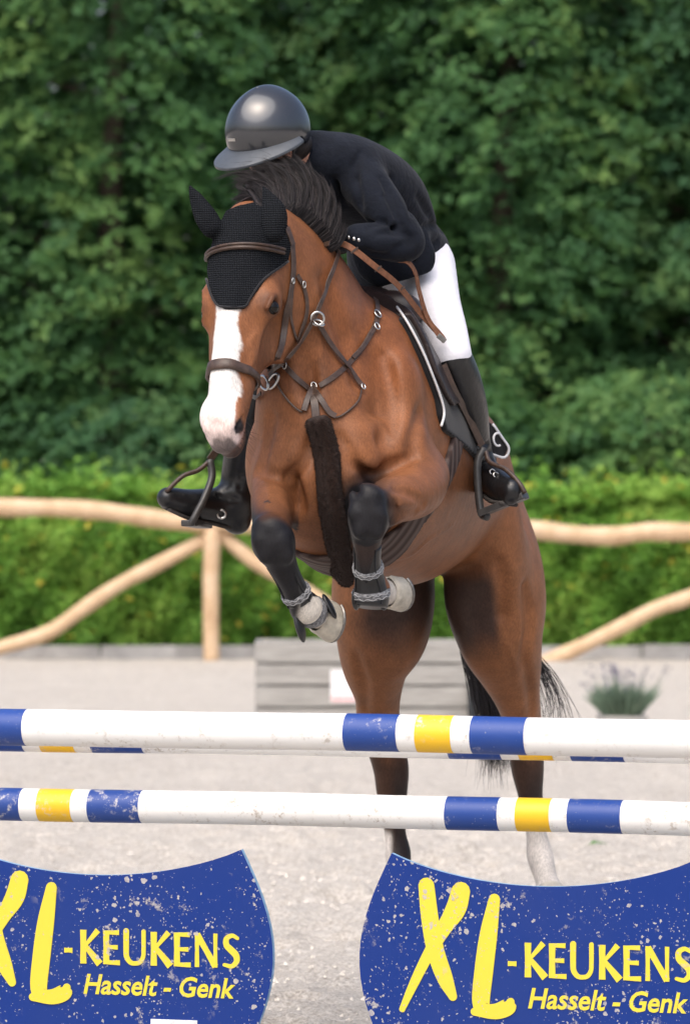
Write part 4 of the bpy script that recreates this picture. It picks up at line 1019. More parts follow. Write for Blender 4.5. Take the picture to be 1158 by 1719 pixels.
def bit(side):
    a, nb = on_horse(455, 640, .012)
    top, n1 = on_horse(459, 627, .016); bot, n2 = on_horse(444, 660, .018)
    if side < 0:
        (a, top, bot), nbs = mirror_head([a, top, bot], .014); nb = nbs[0]
    MB().torus((top + bot) / 2, .028, .0042, nb, sc=(.55, 1.0), up=unit(np.cross(nb, top - bot))).build('bit_ring', M_steel, bridle, True)
    return top, bot
bt, bo = bit(1); bit(-1)
pts, nr = drape([(444, 660), (436, 668), (429, 665)], .012); strap('curb_strap', pts, nr, .006, .003, M_leather, bridle)
for x, y, l in ((480, 612, 1), (507, 478, .8), (488, 472, .7)):
    a, b = on_horse(x, y, .010); MB().torus(a, .010 * l, .002, b, n=14, k=6, sc=(.7, 1.2)).build('buckle', M_steel, bridle, True)

# breastplate with fleece-covered martingale strap
brp = tag(empty('breastplate', tuple(on_horse(525, 650)[0])), 'brown leather breastplate with dark fleece strap down the horse\'s chest', 'breastplate')
pts, nr = drape([(617, 470), (628, 500), (632, 521), (629, 545), (614, 572), (594, 600), (566, 627), (538, 648)], .006); strap('shoulder_strap', pts, nr, .0085, .0035, M_leather, brp)
pts, nr = drape([(630, 543), (612, 574), (590, 602)], .012); strap('strap_end', pts, nr, .007, .003, M_leather, brp)
pts, nr = drape([(478, 612), (496, 634), (515, 652)], .006); strap('shoulder_strap', pts, nr, .0085, .0035, M_leather, brp)
pts, nr = drape([(524, 647), (517, 668), (511, 690)], .012); strap('fork_strap', pts, nr, .009, .004, M_leather, brp)
pts, nr = drape([(527, 647), (540, 675), (552, 694), (562, 700)], .012); strap('fork_strap', pts, nr, .009, .004, M_leather, brp)
pts, nr = drape([(529, 540), (552, 580), (580, 618), (598, 642), (606, 651)], .013); strap('martingale_strap', pts, nr, .0085, .0035, M_leather, brp)
for px in ([(605, 655), (600, 672), (587, 688), (570, 700), (560, 702)], [(462, 632), (472, 654), (486, 674), (500, 688), (508, 692)]):
    pts, nr = drape(px, .006); MB().tube(pts, .0032, 7).build('cord', M_leather, brp, True)
pts, nr = drape([(526, 650), (528, 675), (531, 712)], .010); strap('centre_strap', pts, nr, .012, .004, M_leather, brp)
a, b = on_horse(526, 534, .018); MB().torus(a, .0195, .0038, unit(b + FWD), n=24).build('martingale_ring', M_steel, brp, True)
MB().torus(a + np.array((.004, -.004, -.012)), .016, .0035, unit(b + UPV * 1.5), n=24).build('rein_stop_ring', M_steel, brp, True)
for x, y, s_ in ((630, 531, 1.0), (629, 551, .8), (525, 651, .8), (606, 652, .6)):
    a, b = on_horse(x, y, .013); MB().torus(a, .013 * s_, .0026, b, n=16, k=6, sc=(.8, 1.1)).build('buckle', M_steel, brp, True)
pts, nr = drape([(531, 704), (535, 740), (542, 780), (549, 820), (558, 870), (568, 920), (578, 958)], .032, 10)
for _ in range(60): pts = [pts[0]] + [(pts[i - 1] + pts[i + 1]) / 2 for i in range(1, len(pts) - 1)] + [pts[-1]]
def fleece(path, nr, hw):
    m = MB(); rng = np.random.default_rng(3); rings = []; n = 26
    for i, (p, w) in enumerate(zip(path, nr)):
        t = unit(path[min(i + 1, len(path) - 1)] - path[max(i - 1, 0)]); w = unit(FWD - t * np.dot(FWD, t)); u = np.cross(t, w); e = min(i, len(path) - 1 - i)
        k = .75 if e == 0 else (.93 if e == 1 else 1)
        ring = []
        for a in np.arange(n) * 2 * math.pi / n:
            g = 1 - .22 * math.exp(-((a - math.pi * .40) / .22) ** 2)
            ring.append(p + (u * math.cos(a) * hw + w * math.sin(a) * hw * .62) * k * g * (1 + rng.normal(0, .035)))
        rings.append(ring)
    vs = [q for r in rings for q in r]; L = len(rings)
    fs = [(i * n + j, i * n + (j + 1) % n, (i + 1) * n + (j + 1) % n, (i + 1) * n + j) for i in range(L - 1) for j in range(n)] + [tuple(range(n)), tuple((L - 1) * n + j for j in range(n))]
    o = m.add(vs, fs).build('fleece_sleeve', M_fleece, brp, True)
    # short wool pile
    q = MB()
    for r in rings:
        pass
    V = []; F = []
    for i in range(9000):
        a = rng.integers(0, L - 1); j = rng.integers(0, n); f, g = rng.random(2)
        j2 = (j + 1) % n
        p = (rings[a][j] * (1 - f) + rings[a][j2] * f) * (1 - g) + (rings[a + 1][j] * (1 - f) + rings[a + 1][j2] * f) * g
        c = path[a] * (1 - g) + path[a + 1] * g; d = unit(unit(p - c) + rng.normal(0, .45, 3)); s = unit(np.cross(d, rng.normal(0, 1, 3))) * .0009
        b = len(V); V += [p - s, p + s, p + d * rng.uniform(.004, .009)]; F.append((b, b + 1, b + 2))
    tag(link('wool_pile', arrays_mesh('wool_pile', V, np.array(F)), M_fleece, o), kind='stuff')
fleece(pts, nr, .038)

# body-frame side view: q forwards, z up
def side_q(p): return np.asarray(p) @ FWD
def qz(px, py):
    a, _ = on_horse(px, py); return float(a @ FWD), float(a[2])
# girth with stud guard
_a, _b = P(740, 760, 15.88), P(560, 945, 15.66); ga, gb = (float(_a @ FWD), float(_a[2])), (float(_b @ FWD), float(_b[2]))
def girth_region(X, Y, Z):
    q = X * np.float32(FWD[0]) + Y * np.float32(FWD[1]); f = np.clip((Z - gb[1]) / (ga[1] - gb[1]), -.2, 1.6); c = gb[0] + (ga[0] - gb[0]) * f
    w = np.float32(.055) + np.where(f < .35, (.35 - np.clip(f, 0, .35)) / .35 * .09, 0)
    return np.maximum(np.abs(q - c) - w, Z - np.float32(1.93))
Sg = clip_field((-.36, 15.45, 1.30), (.46, 16.35, 2.0), .0065, .014, girth_region, base=TRUNK_V)
def girth_material():
    m, nt, b = mat_new('girth_leather'); v = objcoord(nt)
    w = N(nt, 'ShaderNodeTexWave', wave_type='BANDS', bands_direction='Y', i_Scale=9.0, i_Distortion=1.2, i_Detail=2.0); nt.links.new(v, w.inputs[0])
    nt.links.new(ramp(nt, w.outputs['Fac'], [(.25, (.045, .027, .022)), (.6, (.075, .048, .040)), (.9, (.10, .072, .062))]), b.inputs['Base Color'])
    b.inputs['Roughness'].default_value = .65; b.inputs['Specular IOR Level'].default_value = .2; bump(nt, b, w.outputs['Fac'], .4, .006); return m
girth = tag(field_obj(Sg, 'girth', girth_material()), 'brown leather girth with stud guard round the horse\'s belly', 'girth')

# saddle pad
front = [qz(*p) for p in ((641, 508), (668, 537), (693, 582), (713, 629), (729, 672), (733, 698))]
print('PAD', front, qz(850, 800), ga, gb)
q_front_top = front[0]
pad_poly = [(front[0][0] + .02, front[0][1] + .30)] + front + [(front[-1][0] - .03, front[-1][1] - .045), (front[-1][0] - .42, 1.80), (front[-1][0] - .62, 1.80), (front[-1][0] - .66, 1.86), (front[-1][0] - .60, 2.6)]
def pad_region(X, Y, Z):
    q = X * np.float32(FWD[0]) + Y * np.float32(FWD[1]); return polydist(q, Z, pad_poly)
Sp = clip_field((-.36, 15.5, 1.72), (.62, 16.85, 2.5), .0065, .017, pad_region, base=TRUNK_V)
pad = tag(field_obj(Sp, 'saddle_pad', M_blackcloth), 'black saddle pad with silver piping under the saddle', 'saddle pad')
pts, nr = drape([(635, 492), (641, 503), (668, 537), (693, 582), (713, 629), (729, 672), (734, 696), (729, 716)], .022)
MB().tube(pts, .0040, 8).build('piping', M_piping, pad, True)

# flared rear corner of the pad with its edging and round emblem
cq = [P(795, 690, 16.16), P(826, 712, 16.20), P(842, 735, 16.22), P(853, 753, 16.23), P(846, 768, 16.23), P(826, 763, 16.21), P(798, 752, 16.17)]
m = MB(); nn = unit((.55, -.83, .1)); k = len(cq)
m.add([p for p in cq] + [p - nn * .012 for p in cq], [tuple(range(k)), tuple(range(k, 2 * k))[::-1]] + [(i, (i + 1) % k, k + (i + 1) % k, k + i) for i in range(k)]).build('rear_corner', M_blackcloth, pad, bevel=.003)
MB().tube(catmull([p + nn * .002 for p in cq[1:6]], 4), .0042, 8).build('piping', M_piping, pad, True)
ec = P(834, 738, 16.19) + nn * .003; eu = unit(np.cross(nn, UPV)); ew = np.cross(eu, nn)
MB().tube([ec + .020 * (-eu * math.cos(a) * .8 + ew * math.sin(a)) for a in np.radians(np.linspace(60, 300, 14))], .0038, 6).build('emblem', M_piping, pad, True)
# tendon boots on the front legs
M_strapline = simple('pale_strap_thread', (.34, .34, .345), rough=.7, spec=.2, var=.3, bmp=0)
def leg_boot(path, radii, bands, flaps, label):
    root = tag(empty('tendon_boot', tuple(path[0])), label, 'horse boot', 'black tendon boots on the front legs')
    q = catmull([np.concatenate((p, (r,))) for p, r in zip(path, radii)], 6); pts = [x[:3] for x in q]; rs = [x[3] for x in q]
    MB().tube(pts, rs, 22).build('shell', M_blackleather, root, True)
    for t in bands:
        i = int(t * (len(pts) - 1)); ax = unit(pts[min(i + 1, len(pts) - 1)] - pts[max(i - 1, 0)])
        b = MB().tube([pts[i] - ax * .012, pts[i] - ax * .008, pts[i] + ax * .008, pts[i] + ax * .012], [rs[i] + .0015, rs[i] + .005, rs[i] + .005, rs[i] + .0015], 28).build('elastic_strap', M_strapband, root, True)
        for k in (-.0055, .0055):
            rim = []
            for a in np.linspace(0, 2 * math.pi, 60, endpoint=False):
                u = unit(np.cross(ax, (0.3, 0.9, 0.1))); v = np.cross(ax, u)
                rim.append(pts[i] + (rs[i] + .0055) * (u * math.cos(a) + v * math.sin(a)) + ax * (k + .0028 * math.sin(a * 12) * (1 if k > 0 else -1)))
            MB().tube(rim + rim[:1], .0011, 5, caps=False).build('woven_line', M_strapline, b, True)
    for a in (math.radians(-52), math.radians(52)):          # raised binding down both edges of the shell
        edge = []
        for i, p in enumerate(pts):
            ax = unit(pts[min(i + 1, len(pts) - 1)] - pts[max(i - 1, 0)]); f = unit(FWD - ax * np.dot(FWD, ax)); u = np.cross(ax, f)
            edge.append(p + (rs[i] + .0012) * (f * math.cos(a) + u * math.sin(a)))
        MB().tube(edge, .0026, 6).build('binding', M_blackcloth, root, True)
    for c, r, axs in flaps:
        MB().add(*uvsphere(c, r, 18, 12, axs)).build('fetlock_cup', M_blackleather, root, True)
    return root
leg_boot([P(617, 915, 15.26), P(617, 945, 15.285), P(620, 970, 15.32), P(623, 1000, 15.34), P(622, 1018, 15.335)], [.041, .039, .043, .052, .050], (.34, .72),
         [(P(641, 1000, 15.36), (.018, .044, .030), (LAT, UPV - LAT * .15, FWD)), (P(598, 1004, 15.34), (.012, .036, .028), (LAT, UPV, FWD))],
         'black boot with grey straps on the horse\'s higher, left front leg')
leg_boot([P(471, 940, 15.245), P(482, 965, 15.265), P(494, 990, 15.295), P(503, 1006, 15.315)], [.046, .039, .039, .042], (.80,),
         [(P(553, 1018, 15.375), (.010, .042, .018), (LAT + UPV * .4, UPV - LAT * .55, FWD)), (P(503, 1050, 15.33), (.012, .052, .030), (LAT + UPV * .25, UPV - LAT * .25, FWD))],
         'black boot with grey straps on the horse\'s lower, right front leg')

lb = [o for o in bpy.data.objects if o.name.startswith('tendon_boot')][-1]
q = [P(516, 1023, 15.355), P(518, 1024.5, 15.362), P(524, 1027, 15.377), P(526, 1028, 15.385)]
MB().tube(q, [.047, .050, .050, .047], 28).build('elastic_strap', M_strapband, lb, True)
# ------------------------------------------------------------------ saddle
M_saddle = simple('dark_brown_saddle', (.022, .013, .012), rough=.4, spec=.45, var=.3, scale=40, bmp=.25)
saddle = tag(empty('saddle', tuple(P(690, 640, 16.1))), 'dark brown jumping saddle under the rider', 'saddle')
f0 = front
flap_poly = [(f0[0][0] - .03, f0[0][1] + .10), (f0[1][0] - .035, f0[1][1] + .02), (f0[3][0] - .03, f0[3][1]), (f0[4][0] - .04, f0[4][1] + .02), (f0[5][0] - .10, f0[5][1] + .03), (f0[5][0] - .26, f0[5][1] + .05), (f0[5][0] - .34, f0[5][1] + .20), (f0[5][0] - .34, f0[5][1] + .60)]
def flap_region(X, Y, Z):
    q = X * np.float32(FWD[0]) + Y * np.float32(FWD[1]); return polydist(q, Z, flap_poly)
Sf = clip_field((-.40, 15.5, 1.75), (.62, 16.75, 2.55), .0065, .032, flap_region)
field_obj(Sf, 'flap', M_saddle, saddle)
Ss = SDF(P(620, 560, 15.7) - np.array((.3, .3, .35)), P(720, 520, 16.6) + np.array((.25, .25, .35)), .007)
Ss.chain([(P(655, 520, 15.98), .10, .05), (P(675, 545, 16.15), .10, .05), (P(688, 552, 16.3), .11, .055), (P(695, 535, 16.42), .10, .045)], LAT, k=.03)
Ss.ell(P(655, 526, 15.95), (.085, .05, .06), (LAT, FWD, UPV), k=.05)
field_obj(Ss, 'seat', M_saddle, saddle)

# ------------------------------------------------------------------ rider
M_jacket = simple('navy_black_jacket', (.0065, .0085, .0145), rough=.85, spec=.14, var=.25, scale=25, bmp=.5, bdist=.006, sheen=.05)
M_breech = simple('white_breeches', (.80, .79, .84), rough=.8, spec=.2, var=.03, scale=30, bmp=.35, bdist=.004)
M_boot = simple('black_riding_boot', (.009, .009, .010), rough=.30, spec=.5, var=.3, scale=25, bmp=.3, bdist=.004)
M_sole = simple('boot_sole', (.05, .045, .042), rough=.7, spec=.3)
M_glove = simple('black_glove', (.012, .012, .013), rough=.6, spec=.3)
M_skin = simple('skin', (.52, .27, .19), rough=.5, spec=.4, var=.08, bmp=.1)
def helmet_shell_mat():
    m, nt, b = mat_new('gloss_black_helmet')
    b.inputs['Base Color'].default_value = (.022, .024, .029, 1); b.inputs['Roughness'].default_value = .16; b.inputs['Specular IOR Level'].default_value = 1.0
    nz = noise(nt, 9, 2); nt.links.new(ramp(nt, nz, [(.35, (.15, .15, .15)), (.75, (.24, .24, .24))]), b.inputs['Roughness']); return m
M_helmet = helmet_shell_mat()
M_brim = simple('matt_grey_brim', (.06, .068, .08), rough=.45, spec=.5, var=.1, bmp=.1)
RD = -.17                       # the rider sits this much nearer than first measured
def PR(px, py, d): return P(px, py, d + RD)
def limb(S, pts, k=.03, side=LAT, n=6): S.chain([(PR(*p[:3]), p[3], p[4] if len(p) > 4 else p[3]) for p in pts], side, k=k, n=n)
# joints: left side is image right
TORSO = [(668, 440, 16.45, .160, .120), (656, 388, 16.33, .148, .122), (625, 330, 16.18, .165, .128), (568, 293, 16.05, .178, .120), (532, 275, 15.98, .150, .095)]
ARM_L = [(596, 287, 15.95, .074), (620, 318, 15.90, .070), (655, 365, 15.86, .062), (682, 408, 15.87, .056), (640, 404, 15.83, .056), (600, 401, 15.81, .046)]
ARM_R = [(455, 300, 16.10, .070), (440, 345, 16.05, .062), (446, 400, 15.97, .054), (490, 410, 15.86, .052), (528, 408, 15.78, .042)]
WR_L, WR_R = (588, 402, 15.82), (525, 407, 15.86)
LEG_L = [(708, 452, 16.42, .105, .12), (728, 510, 16.28, .082, .10), (744, 555, 16.17, .072, .085), (757, 595, 16.10, .062, .070)]
LEG_R = [(632, 485, 16.55, .095, .10), (545, 560, 16.50, .080, .09), (470, 590, 16.45, .072, .085), (440, 625, 16.42, .062, .070)]
SHIN_L = [(760, 600, 16.10, .056, .066), (776, 640, 16.15, .056, .066), (790, 690, 16.22, .052, .062), (800, 735, 16.28, .040, .050), (806, 772, 16.31, .040, .048)]
FOOT_L = [(808, 798, 16.35, .046, .052), (822, 804, 16.28, .048, .050), (842, 818, 16.18, .050, .042), (858, 826, 16.10, .040, .032)]
SHIN_R = [(436, 630, 16.42, .056, .066), (420, 690, 16.48, .056, .066), (412, 745, 16.55, .062, .066), (404, 795, 16.60, .060, .062), (398, 830, 16.60, .056, .058)]
FOOT_R = [(398, 860, 16.62, .056, .050), (362, 850, 16.58, .056, .050), (320, 846, 16.52, .046, .046), (282, 836, 16.48, .034, .036)]
HC = PR(452, 222, 15.84)
FD = unit((-.66, -.66, -.36)); HUP = unit(np.array((-.02, -.08, 1.0)) - FD * np.dot((-.02, -.08, 1.0), FD)); HR = np.cross(FD, HUP)
def thin(pts, g): return [(p[0], p[1], p[2], p[3] * g, (p[4] if len(p) > 4 else p[3]) * g) for p in pts]
def fingers(S, w, hd, side, palm_n, r):
    """a closed hand on the rein: palm plus four curled fingers and a thumb"""
    w = np.asarray(w); hd = unit(hd); side = unit(side - hd * np.dot(side, hd)); pn = np.cross(hd, side)
    if np.dot(pn, palm_n) < 0: pn = -pn
    S.chain([(w, .026, .020), (w + hd * .045, .038, .017), (w + hd * .085, .040, .015)], side, k=.015)
    for i, (o, l) in enumerate(((-.030, .9), (-.010, 1.0), (.011, .95), (.030, .78))):
        b = w + hd * .085 + side * o
        S.chain([(b, r, r), (b + hd * .030 * l + pn * .008, r, r), (b + hd * .034 * l + pn * .034, r * .95, r * .95), (b + hd * .008 * l + pn * .042, r * .9, r * .9)], side, k=.004, n=4)
    t = w + hd * .035 - side * .034
    S.chain([(t, r * 1.2, r * 1.2), (t + hd * .030 - side * .014 + pn * .014, r * 1.1, r * 1.1), (t + hd * .055 + side * .004 + pn * .034, r, r)], side, k=.008, n=4)
# the person: one continuous body
SB_ = SDF(PR(400, 480, 15.5) - np.array((.30, .1, 1.15)), PR(800, 250, 16.4) + np.array((.32, .45, .22)), .008)
for tt in (thin(TORSO, .80),): limb(SB_, tt, .04)
for tt in (ARM_L, ARM_R): limb(SB_, thin(tt, .42), .02, UPV)
for a, b, c in ((LEG_L, SHIN_L, FOOT_L), (LEG_R, SHIN_R, FOOT_R)):
    limb(SB_, thin(a, .62), .05); limb(SB_, thin(b, .78), .03); limb(SB_, thin(c, .70), .03, UPV)
limb(SB_, [(545, 275, 15.99, .06), (508, 258, 15.93, .055), (480, 245, 15.88, .055)], .04)
SB_.ell(HC, (.078, .098, .112), (HR, FD, HUP), k=.02)
SB_.ell(HC + FD * .035 - HUP * .065, (.055, .062, .060), (HR, FD, HUP), k=.03)                 # jaw
SB_.chain([(HC + FD * .092 - HUP * .005, .010, .010), (HC + FD * .112 - HUP * .040, .013, .013)], HR, k=.012)   # nose
for s_ in (-1, 1):
    SB_.ell(HC + FD * .092 + HR * s_ * .032 - HUP * .008, (.016, .010, .010), (HR, FD, HUP), k=.012, op='s')
    SB_.ell(HC + HR * s_ * .078 - HUP * .02, (.010, .018, .030), (HR, FD, HUP), k=.008)
SB_.ell(HC + FD * .096 - HUP * .072, (.024, .008, .006), (HR, FD, HUP), k=.006)
SB_.chain([(HC + FD * .102 - HUP * .071 - HR * .022, .002, .005), (HC + FD * .106 - HUP * .071, .002, .006), (HC + FD * .102 - HUP * .071 + HR * .022, .002, .005)], HUP, k=.004, op='s')
hdL = PR(545, 400, 15.80) - PR(*WR_L); hdR = PR(556, 404, 15.78) - PR(*WR_R)
fingers(SB_, PR(*WR_L), hdL, UPV, -LAT, .0075); fingers(SB_, PR(*WR_R), hdR, UPV, LAT, .0075)
person = tag(field_obj(SB_, 'person', M_skin, None, 3), 'rider in dark jacket, white breeches and black helmet crouched over the horse\'s neck', 'person')
# jacket with sleeves, skirt and folds
SJ = SDF(PR(400, 480, 15.5) - np.array((.22, .0, .12)), PR(760, 230, 16.5) + np.array((.25, .35, .12)), .0062)
limb(SJ, TORSO, .04)
SJ.ell(PR(680, 420, 16.46), (.130, .11, .10), (LAT, FWD - UPV * .5, UPV + FWD * .5), k=.05)
SJ.ell(PR(662, 432, 16.22), (.13, .05, .10), (LAT, FWD, UPV), k=.05)
limb(SJ, [(545, 272, 15.99, .075), (520, 258, 15.945, .064)], .03)
limb(SJ, ARM_L, .03, UPV); limb(SJ, ARM_R, .03, UPV)
SJ.ell(PR(700, 505, 16.42), (.30, .30, .075), (LAT, FWD, UPV + LAT * -.30), k=.012, op='s')      # open hem underneath
rngj = np.random.default_rng(8)
def fold(a, b, r, k=.020):
    r = r * 1.5
    a, b = np.asarray(a), np.asarray(b); m = (a + b) / 2 + rngj.normal(0, .006, 3); SJ.chain([(a, r * .5, r * .5), (m, r, r), (b, r * .5, r * .5)], UPV, k=k, op='s', n=4)
def on_field_front(px, py, S=SJ):
    o = np.array((0, 0, CAMH)); d = P(px, py, 1.0) - o
    ts = np.arange(15.2, 16.9, .004); v = S.sample(o + d * ts[:, None]); i = np.argmax(v < 0)
    return o + d * ts[i]
for a, b, r in (((604, 258), (598, 300), .007), ((598, 300), (606, 345), .007), ((640, 300), (668, 352), .006), ((655, 300), (690, 360), .006), ((620, 372), (668, 384), .008), ((632, 392), (690, 398), .007), ((615, 384), (645, 372), .006),
               ((660, 420), (690, 408), .006), ((700, 330), (728, 372), .007), ((712, 380), (742, 388), .006), ((690, 440), (735, 405), .007), ((560, 300), (575, 345), .007), ((648, 330), (672, 378), .006), ((612, 420), (650, 428), .006)):
    fold(on_field_front(*a), on_field_front(*b), r)
jacket = field_obj(SJ, 'jacket', M_jacket, person, 3)
for i in range(4):
    c = on_field_front(586 + i * 8, 399 + i * 2); MB().add(*uvsphere(c, (.006, .003, .006), 10, 6)).build('cuff_button', M_steel, jacket, True)
# breeches
SL = SDF(PR(430, 640, 16.1) - np.array((.1, .25, .05)), PR(790, 430, 16.75) + np.array((.1, .15, .12)), .0065)
limb(SL, LEG_L, .05); limb(SL, LEG_R, .05)
limb(SL, [(672, 440, 16.46, .135, .10), (664, 405, 16.4, .13, .10)], .05)
field_obj(SL, 'breeches', M_breech, person, 3)
# boots
def riding_boot(shin, foot, extra):
    pts = [PR(*p[:3]) for p in shin + foot]; lo, hi = np.min(pts, 0) - .11, np.max(pts, 0) + .11
    S = SDF(lo, hi, .0055); limb(S, shin, .02); limb(S, foot, .035, UPV); extra(S)
    o = field_obj(S, 'boot', M_boot, person, 3); return o, S
def wr(S, a, b, r): S.chain([(on_field_front(*a, S=S), r * .6, r * .6), (on_field_front(*b, S=S), r * .6, r * .6)], UPV, k=.014, op='s', n=4)
def exL(S):
    S.ell(PR(812, 812, 16.36), (.034, .034, .035), k=.02)
    for a, b in (((795, 750), (818, 744)), ((798, 766), (822, 758)), ((800, 782), (826, 772))): wr(S, a, b, .007)
def exR(S):
    S.ell(PR(398, 880, 16.62), (.038, .036, .032), k=.02)
    for a, b in (((372, 790), (405, 800)), ((366, 812), (404, 818)), ((366, 832), (398, 838))): wr(S, a, b, .007)
bL, SbL = riding_boot(SHIN_L, FOOT_L, exL); bR, SbR = riding_boot(SHIN_R, FOOT_R, exR)
def sole(foot, parent, w, down):
    q = catmull([PR(*p[:3]) + down * p[3] * .93 for p in foot], 6); ws = [w * (.7 if i < 2 else 1.0) * (1 - .45 * max(0, i / len(q) - .75) * 4 * .6) for i in range(len(q))]
    MB().tube(q, [x / .04 for x in ws], flat=(.04, .006), nrm=[down] * len(q)).build('sole', M_sole, parent, True)
sole(FOOT_L, bL, .036, unit((-.18, .12, -1))); sole(FOOT_R, bR, .034, unit((-.25, .1, -1)))
def spur(c, parent):
    MB().torus(c, .013, .004, (0.1, -1, 0), n=18, k=8).build('spur_rowel', M_steel, parent, True)
spur(on_field_front(372, 863, S=SbR) - np.array((0, .006, 0)), bR)
for x, y in ((826, 792), (832, 797)):
    c = on_field_front(x, y, S=SbL); MB().torus(c - np.array((0, .004, 0)), .008, .0022, (0.2, -1, .3), n=12, k=6).build('lace_eyelet', M_steel, bL, True)
# gloves
SG = SDF(PR(510, 450, 15.62) - .03, PR(625, 360, 15.98) + .04, .004)
fingers(SG, PR(*WR_L), hdL, UPV, -LAT, .0095); fingers(SG, PR(*WR_R), hdR, UPV, LAT, .0095)
field_obj(SG, 'gloves', M_glove, person, 2)
# helmet
helm = MB(); vs = []; n, m = 40, 18
for i in range(m + 1):
    for j in range(n):
        b = 2 * math.pi * j / n; a = (i / m) * math.radians(104 + 10 * (math.cos(b) < -.2))
        q = np.array((math.sin(a) * math.sin(b) * .119, math.sin(a) * math.cos(b) * .138, math.cos(a) * .132))
        q[2] += .006 * math.exp(-(q[0] / .03) ** 2) * (math.cos(a) > 0)
        vs.append(HC + HR * q[0] + FD * (q[1] + .004) + HUP * (q[2] + .006))
fs = [(i * n + j, (i + 1) * n + j, (i + 1) * n + (j + 1) % n, i * n + (j + 1) % n) for i in range(m) for j in range(n)]
helmet = helm.add(vs, fs).build('helmet', M_helmet, person, True)
helmet.modifiers.new('shell', 'SOLIDIFY').thickness = .006
vs = []; K = 33
for i in range(K):
    b = math.radians(-94 + 188 * i / (K - 1)); w = .056 * max(0, math.cos(b * .92)) ** .7 + .010
    e = np.array((math.sin(b) * .119, math.cos(b) * .138)); o = np.array((math.sin(b) * (.121 + w * .55), math.cos(b) * (.139 + w)))
    drop = -.020 - .016 * math.cos(b)
    for (x, y), z in ((e * .97, -.006), (o, drop), (o * .998, drop - .009), (e * .95, -.020)):
        vs.append(HC + HR * x + FD * (y + .004) + HUP * (z - .006))
fs = [(i * 4 + j, (i + 1) * 4 + j, (i + 1) * 4 + (j + 1) % 4, i * 4 + (j + 1) % 4) for i in range(K - 1) for j in range(4)] + [(0, 1, 2, 3), tuple((K - 1) * 4 + j for j in (3, 2, 1, 0))]
MB().add(vs, fs).build('brim', M_brim, helmet, True, bevel=.002)
hb = math.radians(8); bc = HC + HR * math.sin(hb) * .122 + FD * (math.cos(hb) * .141) + HUP * .024
R3 = np.stack((HR, FD, HUP), 1); MB().box(bc, (.030, .004, .009), R3).build('badge', M_steel, helmet)
for s_ in (-1, 1):
    MB().tube([HC + HR * s_ * .115 - HUP * .01 - FD * .01, HC + HR * s_ * .085 - HUP * .08 + FD * .01, HC + HR * s_ * .03 - HUP * .125 + FD * .035, HC - HUP * .132 + FD * .04], 1, flat=(.008, .0015), nrm=[HR * s_, HR * s_, -HUP, -HUP]).build('chin_strap', M_blackleather, helmet, True)
# rider's tied hair under the helmet
SHh = SDF(HC - .2, HC + .2, .006); SHh.ell(HC - FD * .055 - HUP * .055, (.092, .066, .062), (HR, FD, HUP), k=.02)
M_hair = simple('dark_hair', (.018, .013, .012), rough=.5, spec=.4, var=.5, scale=120, bmp=.8, bdist=.004)
field_obj(SHh, 'hair', M_hair, person, 2)

# ------------------------------------------------------------------ reins, stirrups
reins = tag(empty('reins', tuple(P(570, 410, 15.6))), 'brown leather reins from the bit to the rider\'s hands, slack looping over thigh', 'reins')
dp, dn = drape([(458, 632), (478, 600), (503, 566), (524, 530), (537, 497), (552, 458), (566, 416)], .014)
dp = dp + [P(566, 404, 15.60)]; dn = dn + [dn[-1]]
strap('rein', dp, dn, .008, .0025, M_leather, reins)
rr = catmull([HP(.70, -.085, -.12), P(375, 600, 15.36), P(420, 500, 15.52), P(490, 430, 15.60), P(553, 408, 15.50)], 8)
strap('rein', rr, [-LAT] * len(rr), .008, .0025, M_leather, reins)
lp = catmull([P(560, 404, 15.62), P(589, 416, 15.58), P(628, 446, 15.62), P(667, 478, 15.70), P(705, 525, 15.80), P(738, 562, 15.84), P(746, 573, 15.84)], 6)
strap('rein_loop', lp, [unit((-.25 + .5 * i / len(lp), -.9, .3)) for i in range(len(lp))], .0095, .0022, M_rein, reins)
lp2 = catmull([P(655, 432, 15.68), P(668, 436, 15.68), P(684, 439, 15.68), P(697, 458, 15.72), P(703, 487, 15.76), P(716, 530, 15.81), P(733, 558, 15.83), P(744, 571, 15.835)], 6)
strap('rein_loop', lp2, [unit((.75 - .5 * i / len(lp2), -.7, .2)) for i in range(len(lp2))], .0085, .0022, M_rein, reins)
MB().box(P(741, 568, 15.83), (.030, .010, .016), np.array(Matrix.Rotation(math.radians(40), 3, 'Y'))).build('buckle', M_iron, reins, bevel=.002)
for t in (7, 13, 19):
    MB().box(lp[t], (.026, .007, .006), np.array(Matrix.Rotation(math.radians(-40), 3, 'Y'))).build('rein_stop', M_leather, reins)

M_stirrup = simple('stirrup_composite', (.035, .033, .032), rough=.4, spec=.5, var=.3, bmp=.2)
def stirrup(pts, tread, strap_pts, label, thick, brk=None):
    root = tag(empty('stirrup', tuple(pts[0])), label, 'stirrup', 'stirrups')
    MB().tube(pts, thick, 12).build('iron', M_stirrup, root, True)
    a, b, d = tread
    u = unit(b - a); R = np.stack((u, unit(np.cross(d, u)), np.cross(u, unit(np.cross(d, u)))), 1)
    MB().box((a + b) / 2, (np.linalg.norm(b - a), .055, .020), R).build('tread', M_stirrup, root, bevel=.004)
    strap('stirrup_leather', strap_pts, [unit((.5, -.85, .1))] * len(strap_pts), .012, .0025, M_leather, root)
    if brk is not None: MB().tube(brk, .0075, 10).build('outer_arm', M_leather, root, True)
    return root
sl = catmull([P(744, 612, 15.86), P(760, 650, 15.88), P(785, 698, 15.98), P(809, 748, 16.03)], 5)
